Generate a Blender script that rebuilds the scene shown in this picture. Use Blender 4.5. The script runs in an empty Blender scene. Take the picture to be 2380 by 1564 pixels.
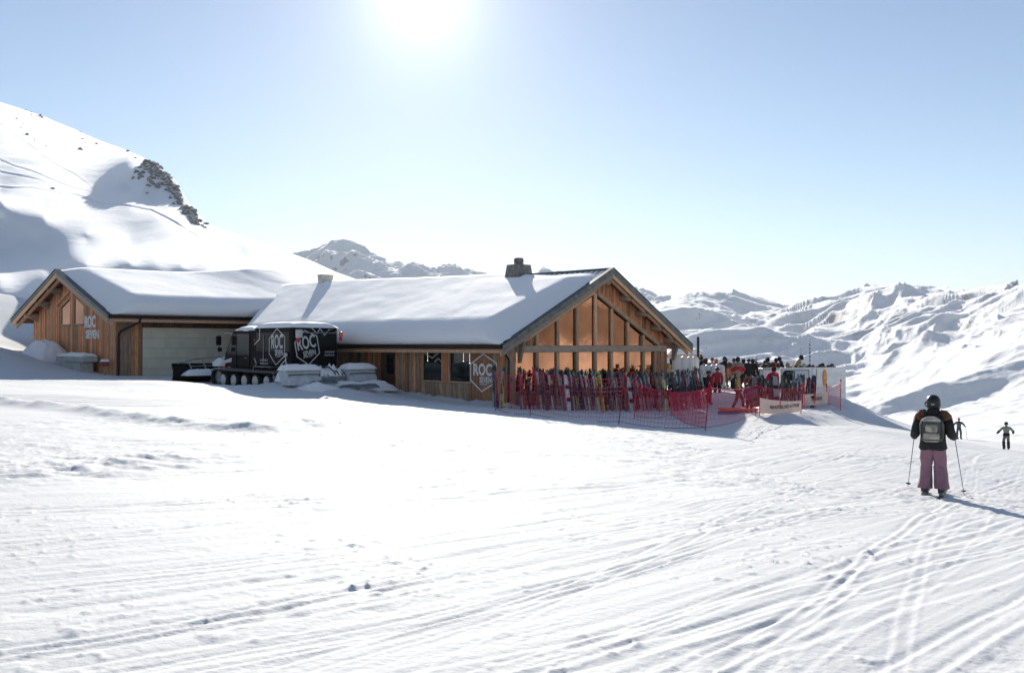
import bpy, math, random
import numpy as np
from mathutils import Vector, Matrix
random.seed(7); rng = np.random.default_rng(7)
R = math.radians
scene = bpy.context.scene
col = scene.collection

# ------------------------------------------------------------------ camera, sky, sun, exposure
EYE = 1.7                       # eye height above the snow at the photographer's feet
F = 2320.0                      # focal length in pixels of a 2380 px wide picture
cam = bpy.data.cameras.new('camera'); cam_o = bpy.data.objects.new('camera', cam); col.objects.link(cam_o)
cam.lens = 36.0 * F / 2380.0; cam.sensor_width = 36.0
cam.clip_start = 0.1; cam.clip_end = 40000
cam_o.location = (0, 0, EYE)
cam_o.rotation_euler = (R(90 + 0.49), 0, 0)
scene.camera = cam_o

SUN_AZ, SUN_EL = R(-5.2), R(19.5)          # azimuth from +Y (negative = left), elevation
SUN = Vector((math.sin(SUN_AZ) * math.cos(SUN_EL), math.cos(SUN_AZ) * math.cos(SUN_EL), math.sin(SUN_EL)))
world = bpy.data.worlds.new('World'); scene.world = world; world.use_nodes = True
wn = world.node_tree.nodes; wl = world.node_tree.links; wn.clear()
sky = wn.new('ShaderNodeTexSky'); sky.sky_type = 'NISHITA'; sky.sun_disc = False
sky.sun_elevation = SUN_EL; sky.sun_rotation = SUN_AZ
sky.altitude = 2300; sky.air_density = 1.0; sky.dust_density = 0.45; sky.ozone_density = 0.8
bg = wn.new('ShaderNodeBackground'); bg.inputs['Strength'].default_value = 0.058
wo = wn.new('ShaderNodeOutputWorld')
# bright aureole of the hazy air round the sun
wt = wn.new('ShaderNodeTexCoord'); wd = wn.new('ShaderNodeVectorMath'); wd.operation = 'DOT_PRODUCT'; wd.inputs[1].default_value = SUN
wl.new(wt.outputs['Generated'], wd.inputs[0])
wa = wn.new('ShaderNodeMath'); wa.operation = 'ARCCOSINE'; wl.new(wd.outputs['Value'], wa.inputs[0])
def glow(k, amp):
    a = wn.new('ShaderNodeMath'); a.operation = 'MULTIPLY'; wl.new(wa.outputs[0], a.inputs[0]); a.inputs[1].default_value = -k
    e = wn.new('ShaderNodeMath'); e.operation = 'EXPONENT'; wl.new(a.outputs[0], e.inputs[0])
    m_ = wn.new('ShaderNodeMath'); m_.operation = 'MULTIPLY'; wl.new(e.outputs[0], m_.inputs[0]); m_.inputs[1].default_value = amp
    return m_
g1 = glow(26, 9.0); g2 = glow(6.5, .8)
ga = wn.new('ShaderNodeMath'); ga.operation = 'ADD'; wl.new(g1.outputs[0], ga.inputs[0]); wl.new(g2.outputs[0], ga.inputs[1])
gc = wn.new('ShaderNodeVectorMath'); gc.operation = 'SCALE'; gc.inputs[0].default_value = (1, .985, .95); wl.new(ga.outputs[0], gc.inputs['Scale'])
gs = wn.new('ShaderNodeVectorMath'); gs.operation = 'ADD'; wl.new(sky.outputs[0], gs.inputs[0]); wl.new(gc.outputs[0], gs.inputs[1])
wl.new(gs.outputs[0], bg.inputs['Color']); wl.new(bg.outputs[0], wo.inputs['Surface'])
sun = bpy.data.lights.new('sun', 'SUN'); sun.energy = 3.3; sun.angle = R(0.5); sun.color = (1.0, 0.94, 0.85)
sun_o = bpy.data.objects.new('sun', sun); col.objects.link(sun_o)
sun_o.rotation_euler = SUN.to_track_quat('Z', 'Y').to_euler(); sun_o.location = (0, 0, 60)
scene.view_settings.view_transform = 'Standard'; scene.view_settings.look = 'None'
scene.view_settings.exposure = 1.12; scene.view_settings.gamma = 1.0
scene.view_settings.use_curve_mapping = False
scene.render.engine = 'CYCLES'
scene.cycles.use_denoising = True
scene.cycles.max_bounces = 8; scene.cycles.diffuse_bounces = 3; scene.cycles.volume_bounces = 0
scene.cycles.volume_step_rate = 1.0; scene.cycles.caustics_reflective = False; scene.cycles.caustics_refractive = False

# ------------------------------------------------------------------ helpers
def at(px, py, Z):
    """a measured point of the photograph (2380 px wide) at distance Z metres, in the world"""
    return Vector(((px - 1190) / F * Z, Z, EYE + (802 - py) / F * Z))

def tag(o, label=None, cat=None, group=None, kind=None):
    if label: o['label'] = label
    if cat: o['category'] = cat
    if group: o['group'] = group
    if kind: o['kind'] = kind
    return o

def empty(name, loc=(0, 0, 0), rz=0, parent=None):
    o = bpy.data.objects.new(name, None); col.objects.link(o)
    o.location = loc; o.rotation_euler = (0, 0, rz); o.empty_display_size = .2
    if parent: o.parent = parent
    return o

class MB:
    """collects shapes; build() links them as one mesh object"""
    def __init__(s): s.v = []; s.f = []; s.m = []; s.M = Matrix.Identity(4)
    def add(s, vs, fs, mi=0):
        b = len(s.v); s.v += [tuple(s.M @ Vector(p)) for p in vs]
        for f in fs: s.f.append(tuple(b + i for i in f)); s.m.append(mi)
        return s
    def box(s, x0, x1, y0, y1, z0, z1, mi=0):
        return s.add([(x0,y0,z0),(x1,y0,z0),(x1,y1,z0),(x0,y1,z0),(x0,y0,z1),(x1,y0,z1),(x1,y1,z1),(x0,y1,z1)],
              [(3,2,1,0),(4,5,6,7),(0,1,5,4),(1,2,6,5),(2,3,7,6),(3,0,4,7)], mi)
    def bbox(s, x0, x1, y0, y1, z0, z1, c=.01, mi=0):
        """box with chamfered edges"""
        X = (x0, x1); Y = (y0, y1); Z = (z0, z1); vs = []; idx = {}
        for i in (0,1):
            for j in (0,1):
                for k in (0,1):
                    sx, sy, sz = (1-2*i)*c, (1-2*j)*c, (1-2*k)*c
                    for t, p in enumerate(((X[i],Y[j]+sy,Z[k]+sz),(X[i]+sx,Y[j],Z[k]+sz),(X[i]+sx,Y[j]+sy,Z[k]))):
                        idx[i,j,k,t] = len(vs); vs.append(p)
        g = idx; fs = []
        for i in (0,1): fs.append([g[i,0,0,0],g[i,1,0,0],g[i,1,1,0],g[i,0,1,0]][::(-1 if i==0 else 1)])
        for j in (0,1): fs.append([g[0,j,0,1],g[1,j,0,1],g[1,j,1,1],g[0,j,1,1]][::(1 if j==0 else -1)])
        for k in (0,1): fs.append([g[0,0,k,2],g[1,0,k,2],g[1,1,k,2],g[0,1,k,2]][::(-1 if k==0 else 1)])
        for j in (0,1):
            for k in (0,1): fs.append([g[0,j,k,1],g[1,j,k,1],g[1,j,k,2],g[0,j,k,2]][::(1 if (j+k)%2 else -1)])
        for i in (0,1):
            for k in (0,1): fs.append([g[i,0,k,0],g[i,1,k,0],g[i,1,k,2],g[i,0,k,2]][::(-1 if (i+k)%2 else 1)])
        for i in (0,1):
            for j in (0,1): fs.append([g[i,j,0,0],g[i,j,1,0],g[i,j,1,1],g[i,j,0,1]][::(1 if (i+j)%2 else -1)])
        for i in (0,1):
            for j in (0,1):
                for k in (0,1): fs.append([g[i,j,k,0],g[i,j,k,1],g[i,j,k,2]][::(1 if (i+j+k)%2==0 else -1)])
        return s.add(vs, fs, mi)
    def prism(s, poly, d, mi=0):
        """poly: list of 3-D points, extruded by vector d"""
        n = len(poly); d = Vector(d)
        vs = [Vector(p) for p in poly] + [Vector(p) + d for p in poly]
        nrm = sum(((vs[i] - vs[0]).cross(vs[(i+1) % n] - vs[0]) for i in range(1, n - 1)), Vector())
        fl = nrm.dot(d) > 0
        fs = [list(range(n)), list(range(n, 2*n))[::-1]] + [[i, i+n, (i+1)%n+n, (i+1)%n] for i in range(n)]
        if fl: fs = [f[::-1] for f in fs]
        return s.add(vs, fs, mi)
    def tube(s, pts, r, n=6, mi=0, cap=True, squash=None):
        pts = [Vector(p) for p in pts]; rs = r if isinstance(r, (list, tuple)) else [r] * len(pts)
        vs = []; fs = []; up = None
        for i, p in enumerate(pts):
            t = (pts[min(i+1, len(pts)-1)] - pts[max(i-1, 0)]).normalized()
            if up is None:
                up = Vector((0,0,1)) if abs(t.z) < .9 else Vector((1,0,0))
            a = t.cross(up).normalized(); b = a.cross(t).normalized(); up = b
            for k in range(n):
                w = 2 * math.pi * k / n
                vs.append(p + (a * math.cos(w) + b * math.sin(w) * (squash or 1)) * rs[i])
        for i in range(len(pts) - 1):
            for k in range(n):
                fs.append((i*n+k, i*n+(k+1)%n, (i+1)*n+(k+1)%n, (i+1)*n+k))
        if cap: fs += [tuple(range(n))[::-1], tuple(range((len(pts)-1)*n, len(pts)*n))]
        return s.add(vs, fs, mi)
    def lathe(s, prof, n=12, org=(0,0,0), ax=(0,0,1), mi=0):
        """prof: (radius, height) pairs along ax"""
        q = Vector(ax).to_track_quat('Z', 'Y').to_matrix(); o = Vector(org); vs = []; fs = []
        for r, h in prof:
            for k in range(n):
                w = 2*math.pi*k/n; vs.append(o + q @ Vector((r*math.cos(w), r*math.sin(w), h)))
        for i in range(len(prof)-1):
            for k in range(n): fs.append((i*n+k, i*n+(k+1)%n, (i+1)*n+(k+1)%n, (i+1)*n+k))
        fs += [tuple(range(n))[::-1], tuple(range((len(prof)-1)*n, len(prof)*n))]
        return s.add(vs, fs, mi)
    def mesh(s, name, mats, smooth=False):
        me = bpy.data.meshes.new(name); me.from_pydata(s.v, [], s.f)
        for m in (mats if isinstance(mats, (list, tuple)) else [mats]): me.materials.append(m)
        me.polygons.foreach_set('material_index', s.m)
        if smooth: me.polygons.foreach_set('use_smooth', [True] * len(s.f))
        me.update(); return me
    def build(s, name, mats, parent=None, smooth=False, loc=None):
        return link(name, s.mesh(name, mats, smooth), parent, loc)

def link(name, me, parent=None, loc=None, rot=None):
    o = bpy.data.objects.new(name, me); col.objects.link(o)
    if parent: o.parent = parent
    if loc is not None: o.location = loc
    if rot is not None: o.rotation_euler = rot
    return o

def grid_mesh(name, P, mat, wrap=False, smooth=True, flip=False):
    """P: rows x cols x 3 array of points"""
    nr, nc, _ = P.shape
    i = np.arange(nr - 1)[:, None]; j = np.arange(nc if wrap else nc - 1)[None, :]
    a = i * nc + j; b = i * nc + (j + 1) % nc; c = (i + 1) * nc + (j + 1) % nc; d = (i + 1) * nc + j
    q = np.stack([a, b, c, d] if not flip else [a, d, c, b], -1).reshape(-1)
    me = bpy.data.meshes.new(name); nq = len(q) // 4
    me.vertices.add(nr * nc); me.vertices.foreach_set('co', P.reshape(-1).astype(np.float32))
    me.loops.add(len(q)); me.loops.foreach_set('vertex_index', q.astype(np.int32))
    me.polygons.add(nq); me.polygons.foreach_set('loop_start', np.arange(0, len(q), 4, dtype=np.int32))
    me.polygons.foreach_set('loop_total', np.full(nq, 4, dtype=np.int32))
    me.update(calc_edges=True); me.materials.append(mat)
    me.polygons.foreach_set('use_smooth', [smooth] * nq)
    return me

def vnoise(x, y, seed=0):
    x = np.asarray(x, float); y = np.asarray(y, float)
    ix = np.floor(x).astype(np.int64); iy = np.floor(y).astype(np.int64)
    fx = x - ix; fy = y - iy
    def g(a, b):
        h = (a * 374761393 + b * 668265263 + seed * 1442695041) & 0xffffffff
        h = ((h ^ (h >> 13)) * 1274126177) & 0xffffffff
        h = h ^ (h >> 16); w = (h & 0xffff) / 65536.0 * 2 * np.pi
        return np.cos(w), np.sin(w)
    u = fx*fx*fx*(fx*(fx*6-15)+10); v = fy*fy*fy*(fy*(fy*6-15)+10)
    def d(a, b, dx, dy): c, s_ = g(a, b); return c*dx + s_*dy
    n00 = d(ix, iy, fx, fy); n10 = d(ix+1, iy, fx-1, fy); n01 = d(ix, iy+1, fx, fy-1); n11 = d(ix+1, iy+1, fx-1, fy-1)
    return 1.5 * ((n00*(1-u) + n10*u)*(1-v) + (n01*(1-u) + n11*u)*v)

def fbm(x, y, octs=4, seed=0, gain=.5, lac=2.03):
    a = 1.0; o = 0.0
    for k in range(octs): o = o + a * vnoise(x, y, seed + k*17); x = x*lac + 3.1; y = y*lac - 1.7; a *= gain
    return o
def ridged(x, y, octs=5, seed=0, gain=.5):
    a = 1.0; o = 0.0; w = 1.0
    for k in range(octs):
        n = 1 - np.abs(vnoise(x, y, seed + k*13)); n = n*n
        o = o + a * n * w; w = np.clip(n * 1.6, 0, 1); x = x*2.03 + 5.2; y = y*2.03 + 1.3; a *= gain
    return o

class TPS:
    def __init__(s, pts, vals, lam=0.0):
        p = np.asarray(pts, float); s.c = p.mean(0); s.k = p.std(0).max(); s.p = (p - s.c) / s.k; n = len(p)
        d = np.linalg.norm(s.p[:, None] - s.p[None], axis=2); K = s.U(d) + lam * np.eye(n)
        A = np.zeros((n+3, n+3)); A[:n,:n] = K; A[:n,n] = 1; A[:n,n+1:] = s.p; A[n:,:n] = A[:n,n:].T
        s.w = np.linalg.solve(A, np.concatenate([np.asarray(vals, float), [0,0,0]]))
    @staticmethod
    def U(d): return np.where(d > 1e-9, d*d*np.log(np.maximum(d, 1e-9)), 0)
    def __call__(s, x, y):
        x = (np.asarray(x, float) - s.c[0]) / s.k; y = (np.asarray(y, float) - s.c[1]) / s.k; n = len(s.p)
        o = s.w[n] + s.w[n+1]*x + s.w[n+2]*y
        for i in range(n):
            d2 = (x - s.p[i,0])**2 + (y - s.p[i,1])**2
            o = o + s.w[i] * 0.5 * d2 * np.log(np.maximum(d2, 1e-18))
        return o

# ------------------------------------------------------------------ materials
MATS = {}
def mat(name, color, rough=.6, metal=0.0, spec=.4, var=0.0, scale=8, bump=0.0, bscale=40, stretch=None, rand=0.0, emit=None, coat=0.0):
    """principled material with noise-driven colour variation, relief and per-object tint"""
    if name in MATS: return MATS[name]
    m = bpy.data.materials.new(name); m.use_nodes = True; MATS[name] = m
    nt = m.node_tree; N = nt.nodes; L = nt.links; p = N['Principled BSDF']
    p.inputs['Base Color'].default_value = (*color, 1); p.inputs['Roughness'].default_value = rough
    p.inputs['Metallic'].default_value = metal; p.inputs['Specular IOR Level'].default_value = spec
    p.inputs['Coat Weight'].default_value = coat
    if emit: p.inputs['Emission Color'].default_value = (*emit[0], 1); p.inputs['Emission Strength'].default_value = emit[1]
    cur = None
    if var or bump:
        tc = N.new('ShaderNodeTexCoord'); mp = N.new('ShaderNodeMapping'); L.new(tc.outputs['Object'], mp.inputs[0])
        if stretch: mp.inputs['Scale'].default_value = stretch
        if rand:
            oi0 = N.new('ShaderNodeObjectInfo'); ml = N.new('ShaderNodeVectorMath'); ml.operation = 'SCALE'
            ml.inputs[0].default_value = (37, 23, 11); L.new(oi0.outputs['Random'], ml.inputs['Scale']); L.new(ml.outputs[0], mp.inputs['Location'])
    if var:
        nz = N.new('ShaderNodeTexNoise'); nz.inputs['Scale'].default_value = scale; nz.inputs['Detail'].default_value = 6
        L.new(mp.outputs[0], nz.inputs['Vector'])
        rp = N.new('ShaderNodeMapRange'); rp.inputs[1].default_value = .3; rp.inputs[2].default_value = .7
        rp.inputs[3].default_value = 1 - var; rp.inputs[4].default_value = 1 + var; L.new(nz.outputs['Fac'], rp.inputs[0]); cur = rp.outputs[0]
    if rand:
        oi = N.new('ShaderNodeObjectInfo'); r2 = N.new('ShaderNodeMapRange'); r2.inputs[3].default_value = 1 - rand; r2.inputs[4].default_value = 1 + rand
        L.new(oi.outputs['Random'], r2.inputs[0])
        if cur:
            mm = N.new('ShaderNodeMath'); mm.operation = 'MULTIPLY'; L.new(cur, mm.inputs[0]); L.new(r2.outputs[0], mm.inputs[1]); cur = mm.outputs[0]
        else: cur = r2.outputs[0]
    if cur:
        sc = N.new('ShaderNodeVectorMath'); sc.operation = 'SCALE'; sc.inputs[0].default_value = color
        L.new(cur, sc.inputs['Scale']); L.new(sc.outputs[0], p.inputs['Base Color'])
    if bump:
        nb = N.new('ShaderNodeTexNoise'); nb.inputs['Scale'].default_value = bscale; nb.inputs['Detail'].default_value = 5
        L.new(mp.outputs[0], nb.inputs['Vector'])
        b = N.new('ShaderNodeBump'); b.inputs['Strength'].default_value = 1; b.inputs['Distance'].default_value = bump
        L.new(nb.outputs['Fac'], b.inputs['Height']); L.new(b.outputs[0], p.inputs['Normal'])
    return m

def snow_mat(name, bscale=18, bump=.02, col_=(.885, .885, .88), rock=None, sheen=.75, rcol=(.16, .15, .145)):
    m = bpy.data.materials.new(name); m.use_nodes = True; nt = m.node_tree; N = nt.nodes; L = nt.links
    p = N['Principled BSDF']; p.inputs['Base Color'].default_value = (*col_, 1); p.inputs['Roughness'].default_value = .8
    p.inputs['Specular IOR Level'].default_value = .25
    p.inputs['Sheen Weight'].default_value = sheen; p.inputs['Sheen Roughness'].default_value = .6     # grains scatter low light forward
    geo = N.new('ShaderNodeNewGeometry')
    nb = N.new('ShaderNodeTexNoise'); nb.inputs['Scale'].default_value = bscale; nb.inputs['Detail'].default_value = 9; nb.inputs['Roughness'].default_value = .62
    L.new(geo.outputs['Position'], nb.inputs['Vector'])
    b = N.new('ShaderNodeBump'); b.inputs['Distance'].default_value = bump; b.inputs['Strength'].default_value = 1
    L.new(nb.outputs['Fac'], b.inputs['Height']); L.new(b.outputs[0], p.inputs['Normal'])
    if rock:                                     # rock shows where the snow cannot hold: steep faces, broken up by noise
        z0, z1, ns, thr = rock
        sep = N.new('ShaderNodeSeparateXYZ'); L.new(geo.outputs['Normal'], sep.inputs[0])
        nz = N.new('ShaderNodeTexNoise'); nz.inputs['Scale'].default_value = ns; nz.inputs['Detail'].default_value = 8; nz.inputs['Roughness'].default_value = .7
        L.new(geo.outputs['Position'], nz.inputs['Vector'])
        st = N.new('ShaderNodeMapRange'); st.inputs[1].default_value = z0; st.inputs[2].default_value = z1; L.new(sep.outputs['Z'], st.inputs[0])
        ad = N.new('ShaderNodeMath'); ad.operation = 'ADD'; L.new(st.outputs[0], ad.inputs[0]); L.new(nz.outputs['Fac'], ad.inputs[1])
        sh = N.new('ShaderNodeMapRange'); sh.inputs[1].default_value = thr; sh.inputs[2].default_value = thr + .06; L.new(ad.outputs[0], sh.inputs[0])
        mx = N.new('ShaderNodeMix'); mx.data_type = 'RGBA'; mx.inputs['A'].default_value = (*col_, 1); mx.inputs['B'].default_value = (*rcol, 1)
        L.new(sh.outputs[0], mx.inputs['Factor']); L.new(mx.outputs['Result'], p.inputs['Base Color'])
    return m
# ------------------------------------------------------------------ building frames (plan): v runs along the big gable, u along the long wall
VX, VY = 0.7194, 0.6946
ROT = math.atan2(VY, VX)
E0 = Vector((-0.319, 40.0, EYE))          # near corner of the big roof's eaves; local x = v (into the gable), y = u (along the ridge)
A0 = Vector((-21.47, 53.0, EYE))          # near corner of the garage wing's eaves
MM = Matrix.Translation(E0) @ Matrix.Rotation(ROT, 4, 'Z')
WM = Matrix.Translation(A0) @ Matrix.Rotation(ROT, 4, 'Z')

# ------------------------------------------------------------------ snow ground
M_SNOW = snow_mat('snow_piste', 14, .010, (.80, .80, .785), sheen=.10)
M_SNOW_HILL = snow_mat('snow_hill', .9, .06, sheen=.9)
M_SNOW_SOFT = snow_mat('snow_soft', 5, .012, sheen=1.0)
gp = [(0,0,-1.7),(-3,5,-1.62),(3,5,-1.82),(0,5.3,-1.72),(-8,12,-1.6),(0,12,-1.88),(5,12,-2.25),(10,12,-2.55),(7.75,18.4,-2.73),(0,18.4,-2.03),
      (-9,18.4,-1.66),(-16,25,-1.5),(-8,27,-1.75),(0,27,-2.18),(6,27,-2.55),(13,27,-3.1),(0,35,-2.42),(-2.4,36,-2.32),(6,34,-2.74),(2,32,-2.44),(4,29.5,-2.5),(12,35,-2.85),(22,35,-4.5),(15,33,-3.4),(19.5,43,-4.2),(26,58,-5.85),(31,69,-6.9),
      (-.2,41.2,-2.49),(-5.5,47.3,-2.25),(-11.2,45.5,-2.02),(-9.5,48.5,-2.12),(-20.6,54.4,-1.72),(-17,57,-1.75),(-26.5,57.5,-1.1),(-30.5,63,-.45),(-29.7,57,-.1),(-33,56,.6),
      (-22,42,-1.52),(-15,42.5,-1.62),(-20,47,-1.78),(-27,50,-1.3),(-12,36,-1.75),(-14,30,-1.62),
      (3.2,41,-2.7),(6,44,-2.82),(9.8,43.6,-2.87),(13,44,-2.95),(16.4,46,-3.1),(18.5,50,-3.65),(10,52,-2.4),(6,50,-2.5),(14,54,-2.3),(22,47,-4.85),(23.5,58,-5.2),(30,60.6,-6.35),(37.6,84,-7.95),(30,95,-10.5),(20,80,-8),(12,75,-6),
      (0,-20,-1.2),(-40,-20,1.5),(40,-20,-7),(-60,20,4),(60,25,-11),(-45,45,2.5),(70,70,-14),(50,110,-15),(0,75,-4),(-30,78,2.4),(-45,75,4),(0,110,-8),(60,140,-24),(0,160,-15),(-70,90,10),(-90,0,8),(90,0,-14),(0,-90,2),(30,150,-20)]
gp = np.array(gp); GT = TPS(gp[:, :2], gp[:, 2])
def ground_base(x, y): return EYE + GT(x, y)

def bank(x, y, P, w, h, flat=0.0):
    """soft ridge of height h and half-width w along a polyline of plan points"""
    best = np.full(np.shape(x), 1e9)
    for (ax, ay), (bx, by) in zip(P[:-1], P[1:]):
        dx, dy = bx - ax, by - ay; t = np.clip(((x-ax)*dx + (y-ay)*dy) / (dx*dx + dy*dy), 0, 1)
        best = np.minimum(best, np.hypot(x - ax - t*dx, y - ay - t*dy))
    return h * np.exp(-(np.maximum(best - flat, 0) / w) ** 2)
def plan(px, py, Z): p = at(px, py, Z); return (p.x, p.y)
def spot(px, py):
    """plan point where the line of sight through a measured point meets the smooth ground"""
    Z = np.arange(5, 70, .1); X = (px-1190)/F*Z; k = np.nonzero(EYE + (802-py)/F*Z < ground_base(X, Z))[0]; return (float(X[k[0]]), float(Z[k[0]]))
BERM = [spot(*q) for q in ((-150,930),(0,938),(150,950),(330,972),(480,990),(600,1001),(690,992),(790,979))]
TUR = [spot(*q) for q in ((-80,1112),(60,1108),(200,1098),(330,1082),(430,1064))]
LUMPS = [spot(px, py) + (r, h) for px, py, r, h in ((40,1100,.5,.2),(110,1092,.4,.15),(180,1085,.6,.18),(255,1080,.5,.16),(300,1068,.4,.15),(345,1084,.4,.1),(10,1080,.5,.16),(390,1066,.35,.1))]

def ground_detail(x, y):
    r = np.hypot(x, y)
    z = .05 * fbm(x/6.0, y/6.0, 3, 5) * np.clip(r/12, .2, 1)
    # shapes: the ploughed edge left of the building, the banked pile in front of the garage, the terrace banks
    jag = 1 + .35 * fbm(x/.9, y/.9, 3, 31)
    s_in = bank(x, y, BERM, .5, .15); z = z + s_in * jag
    z = z + bank(x, y, TUR, 1.1, .045) * (1 + .9 * fbm(x/.5, y/.5, 3, 77))
    for lx, ly, lr, lh in LUMPS: z = z + .2*lh * np.exp(-((x-lx)**2 + (y-ly)**2) / lr**2) * (1 + .4*fbm(x/.25, y/.25, 3, 3))
    z = z + bank(x, y, [plan(-60,884,43), plan(60,888,42.5), plan(170,894,41.5), plan(300,893,41), plan(400,889,41.5), plan(480,893,41.3), plan(560,906,40)], 1.5, .10, .6) * (1 + .2*fbm(x/1.1, y/1.1, 3, 8))
    # ruts left by the snow groomer
    for k in range(6):
        o = k * .55
        z = z - .05 * np.exp(-(((y - (30.5 + .25*x + o*1.6)) / .14) ** 2)) * (x < -3) * (x > -26) * (y > 24)
    z = z + bank(x, y, [plan(1790,953,40.5), plan(1850,951,41), plan(1905,946,42), plan(1955,938,44.5)], 1.2, .28, .2) * (1 + .25*fbm(x/.8, y/.8, 3, 9))
    z = z + bank(x, y, [plan(1870,930,47.3), plan(1910,925,47.6), plan(1950,935,48)], 1.3, .35, .2) * (1 + .2*fbm(x/.8, y/.8, 3, 19))
    z = z - bank(x, y, [plan(1860,970,36.5), plan(1940,965,38)], 1.4, .18)
    # heap of broken snow behind the groomer, and against the walls
    hp = MM @ Vector((-2.6, 9.3, 0)); z = z + .55 * np.exp(-(((x-hp.x)/2.6)**2 + ((y-hp.y)/2.2)**2)) * (1 + .35*fbm(x/.5, y/.5, 4, 12))
    w0 = MM @ Vector((.75, .6, 0)); w1 = MM @ Vector((.75, 10.8, 0))
    z = z + bank(x, y, [(w0.x, w0.y), (w1.x, w1.y)], .3, .12) * (1 + .8*fbm(x/.4, y/.4, 3, 14))
    # drift against the garage gable
    d1 = WM @ Vector((-.6, 15.5, 0)); z = z + .25 * np.exp(-(((x-d1.x)/3.2)**2 + ((y-d1.y)/2.5)**2))
    return z

def tracks(x, y):
    """ski and board tracks running from the near left to the piste on the right"""
    r = np.hypot(x, y)
    if r.ndim == 2:
        z = np.zeros_like(x); k = r < 46; z[k] = tracks(x[k], y[k]); return z
    z = np.zeros_like(x)
    m_ = .52 + .78/(1 + np.exp(-(x - 1.2)/1.8)); gx = .52*x + .78*1.8*np.log1p(np.exp((x - 1.2)/1.8))   # the tracks bend downhill to the right
    n = -(y - gx)/np.sqrt(1 + m_*m_); s = x*1.35
    fade = np.clip((r - 3) / 3, 0, 1) * np.clip((46 - r) / 14, 0, 1)
    rg = np.random.default_rng(11)
    for k in range(300):
        n0 = rg.uniform(-30, 6); a = rg.uniform(-.12, .10) * (1.0 if k % 4 else 2.2); c = rg.normal(0, .012); s0 = rg.uniform(-12, 26); ln = rg.uniform(3, 16)
        A = rg.uniform(0, .5); lam = rg.uniform(5, 14); ph = rg.uniform(0, 6.3)
        dep = rg.uniform(.002, .0085); w = rg.uniform(.025, .055); kind = rg.random(); sep = rg.uniform(.16, .34)
        far = abs(a)*ln + abs(c)*ln*ln + A + 1
        q = np.nonzero((np.abs(s - s0) < ln) & (np.abs(n - n0) < far))[0]
        if not len(q): continue
        S = s[q]; cen = n0 + a*(S - s0) + c*(S - s0)**2 + A*np.sin(S/lam + ph); dd = n[q] - cen - .02*np.sin(S*2.3 + k)
        win = np.minimum(np.clip(1 - np.abs((S - s0)/ln), 0, 1)*4, 1)
        for o in ((-sep/2, sep/2) if kind < .75 else (0,)):
            d = (dd - o) / (w if kind < .75 else w*2.6)
            z[q] += win * dep * (1 + np.clip((S+8)/26, 0, 1)*.3) * (-np.exp(-d*d) + .75*np.exp(-((d - 1.7)/.8)**2))
    along = fbm(n/.30, s/5.5, 4, 41) * .004 + fbm(n/.11, s/2.2, 3, 47) * .0035
    z = z + along * np.clip(r/5, .5, 1)
    cl = fbm(x/.55, y/.55, 4, 51); msk = np.clip(fbm(n/2.4, s/7.0, 2, 61)*1.3 + .15, 0, 1)
    z = z + np.clip(cl - .5, 0, 1) * .035 * msk + np.clip(-cl - .45, 0, 1) * -.02 * msk
    cl2 = fbm(x/.16, y/.16, 3, 71); z = z + np.clip(cl2 - .34, 0, 1) * .035 * np.clip(fbm(x/1.9, y/1.9, 2, 63)+.3, 0, 1)
    z = z + fbm(x/.42, y/.55, 4, 91) * .026 * np.clip((r-9)/8, 0, 1) * np.clip(.55 + fbm(x/5, y/5, 2, 95), 0, 1)        # churned snow further off
    soft = np.clip(bank(x, y, [(-30,24.5),(-22,24.5),(-18,23.5),(-13.5,23)], 1.6, 1.0, 1.5) + bank(x, y, [(-26,33),(-16,31),(-9,28.5)], 2.0, 1.0, 2.2), 0, 1)
    return z * fade * (1 - .85*soft)

def hit(px, py, z0=6.0, z1=110.0):
    """where the line of sight through a measured point meets the snow"""
    Z = np.arange(z0, z1, .2); X = (px-1190)/F*Z; H = EYE + (802-py)/F*Z
    g = ground_base(X, Z) + ground_detail(X, Z); k = np.nonzero(H < g)[0]
    i = k[0] if len(k) else len(Z)-1
    return Vector((X[i], Z[i], g[i]))
def ground_z(x, y):
    """height of the snow at one plan point"""
    X = np.array([float(x)]); Y = np.array([float(y)]); return float((ground_base(X, Y) + ground_detail(X, Y))[0])

az = np.concatenate([np.linspace(R(-31), R(31), 860), np.linspace(R(31), R(329), 90)[1:-1]])
rr = np.concatenate([np.linspace(.4, 3.4, 10)[:-1], np.geomspace(3.4, 72, 620), np.geomspace(72, 200, 60)[1:]])
GX = rr[:, None] * np.sin(az)[None]; GY = rr[:, None] * np.cos(az)[None]
GZ = ground_base(GX, GY) + ground_detail(GX, GY) + tracks(GX, GY)
g_o = link('snow_ground', grid_mesh('snow_ground', np.stack([GX, GY, GZ], -1), M_SNOW, wrap=True, flip=True))
tag(g_o, kind='structure')

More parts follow.
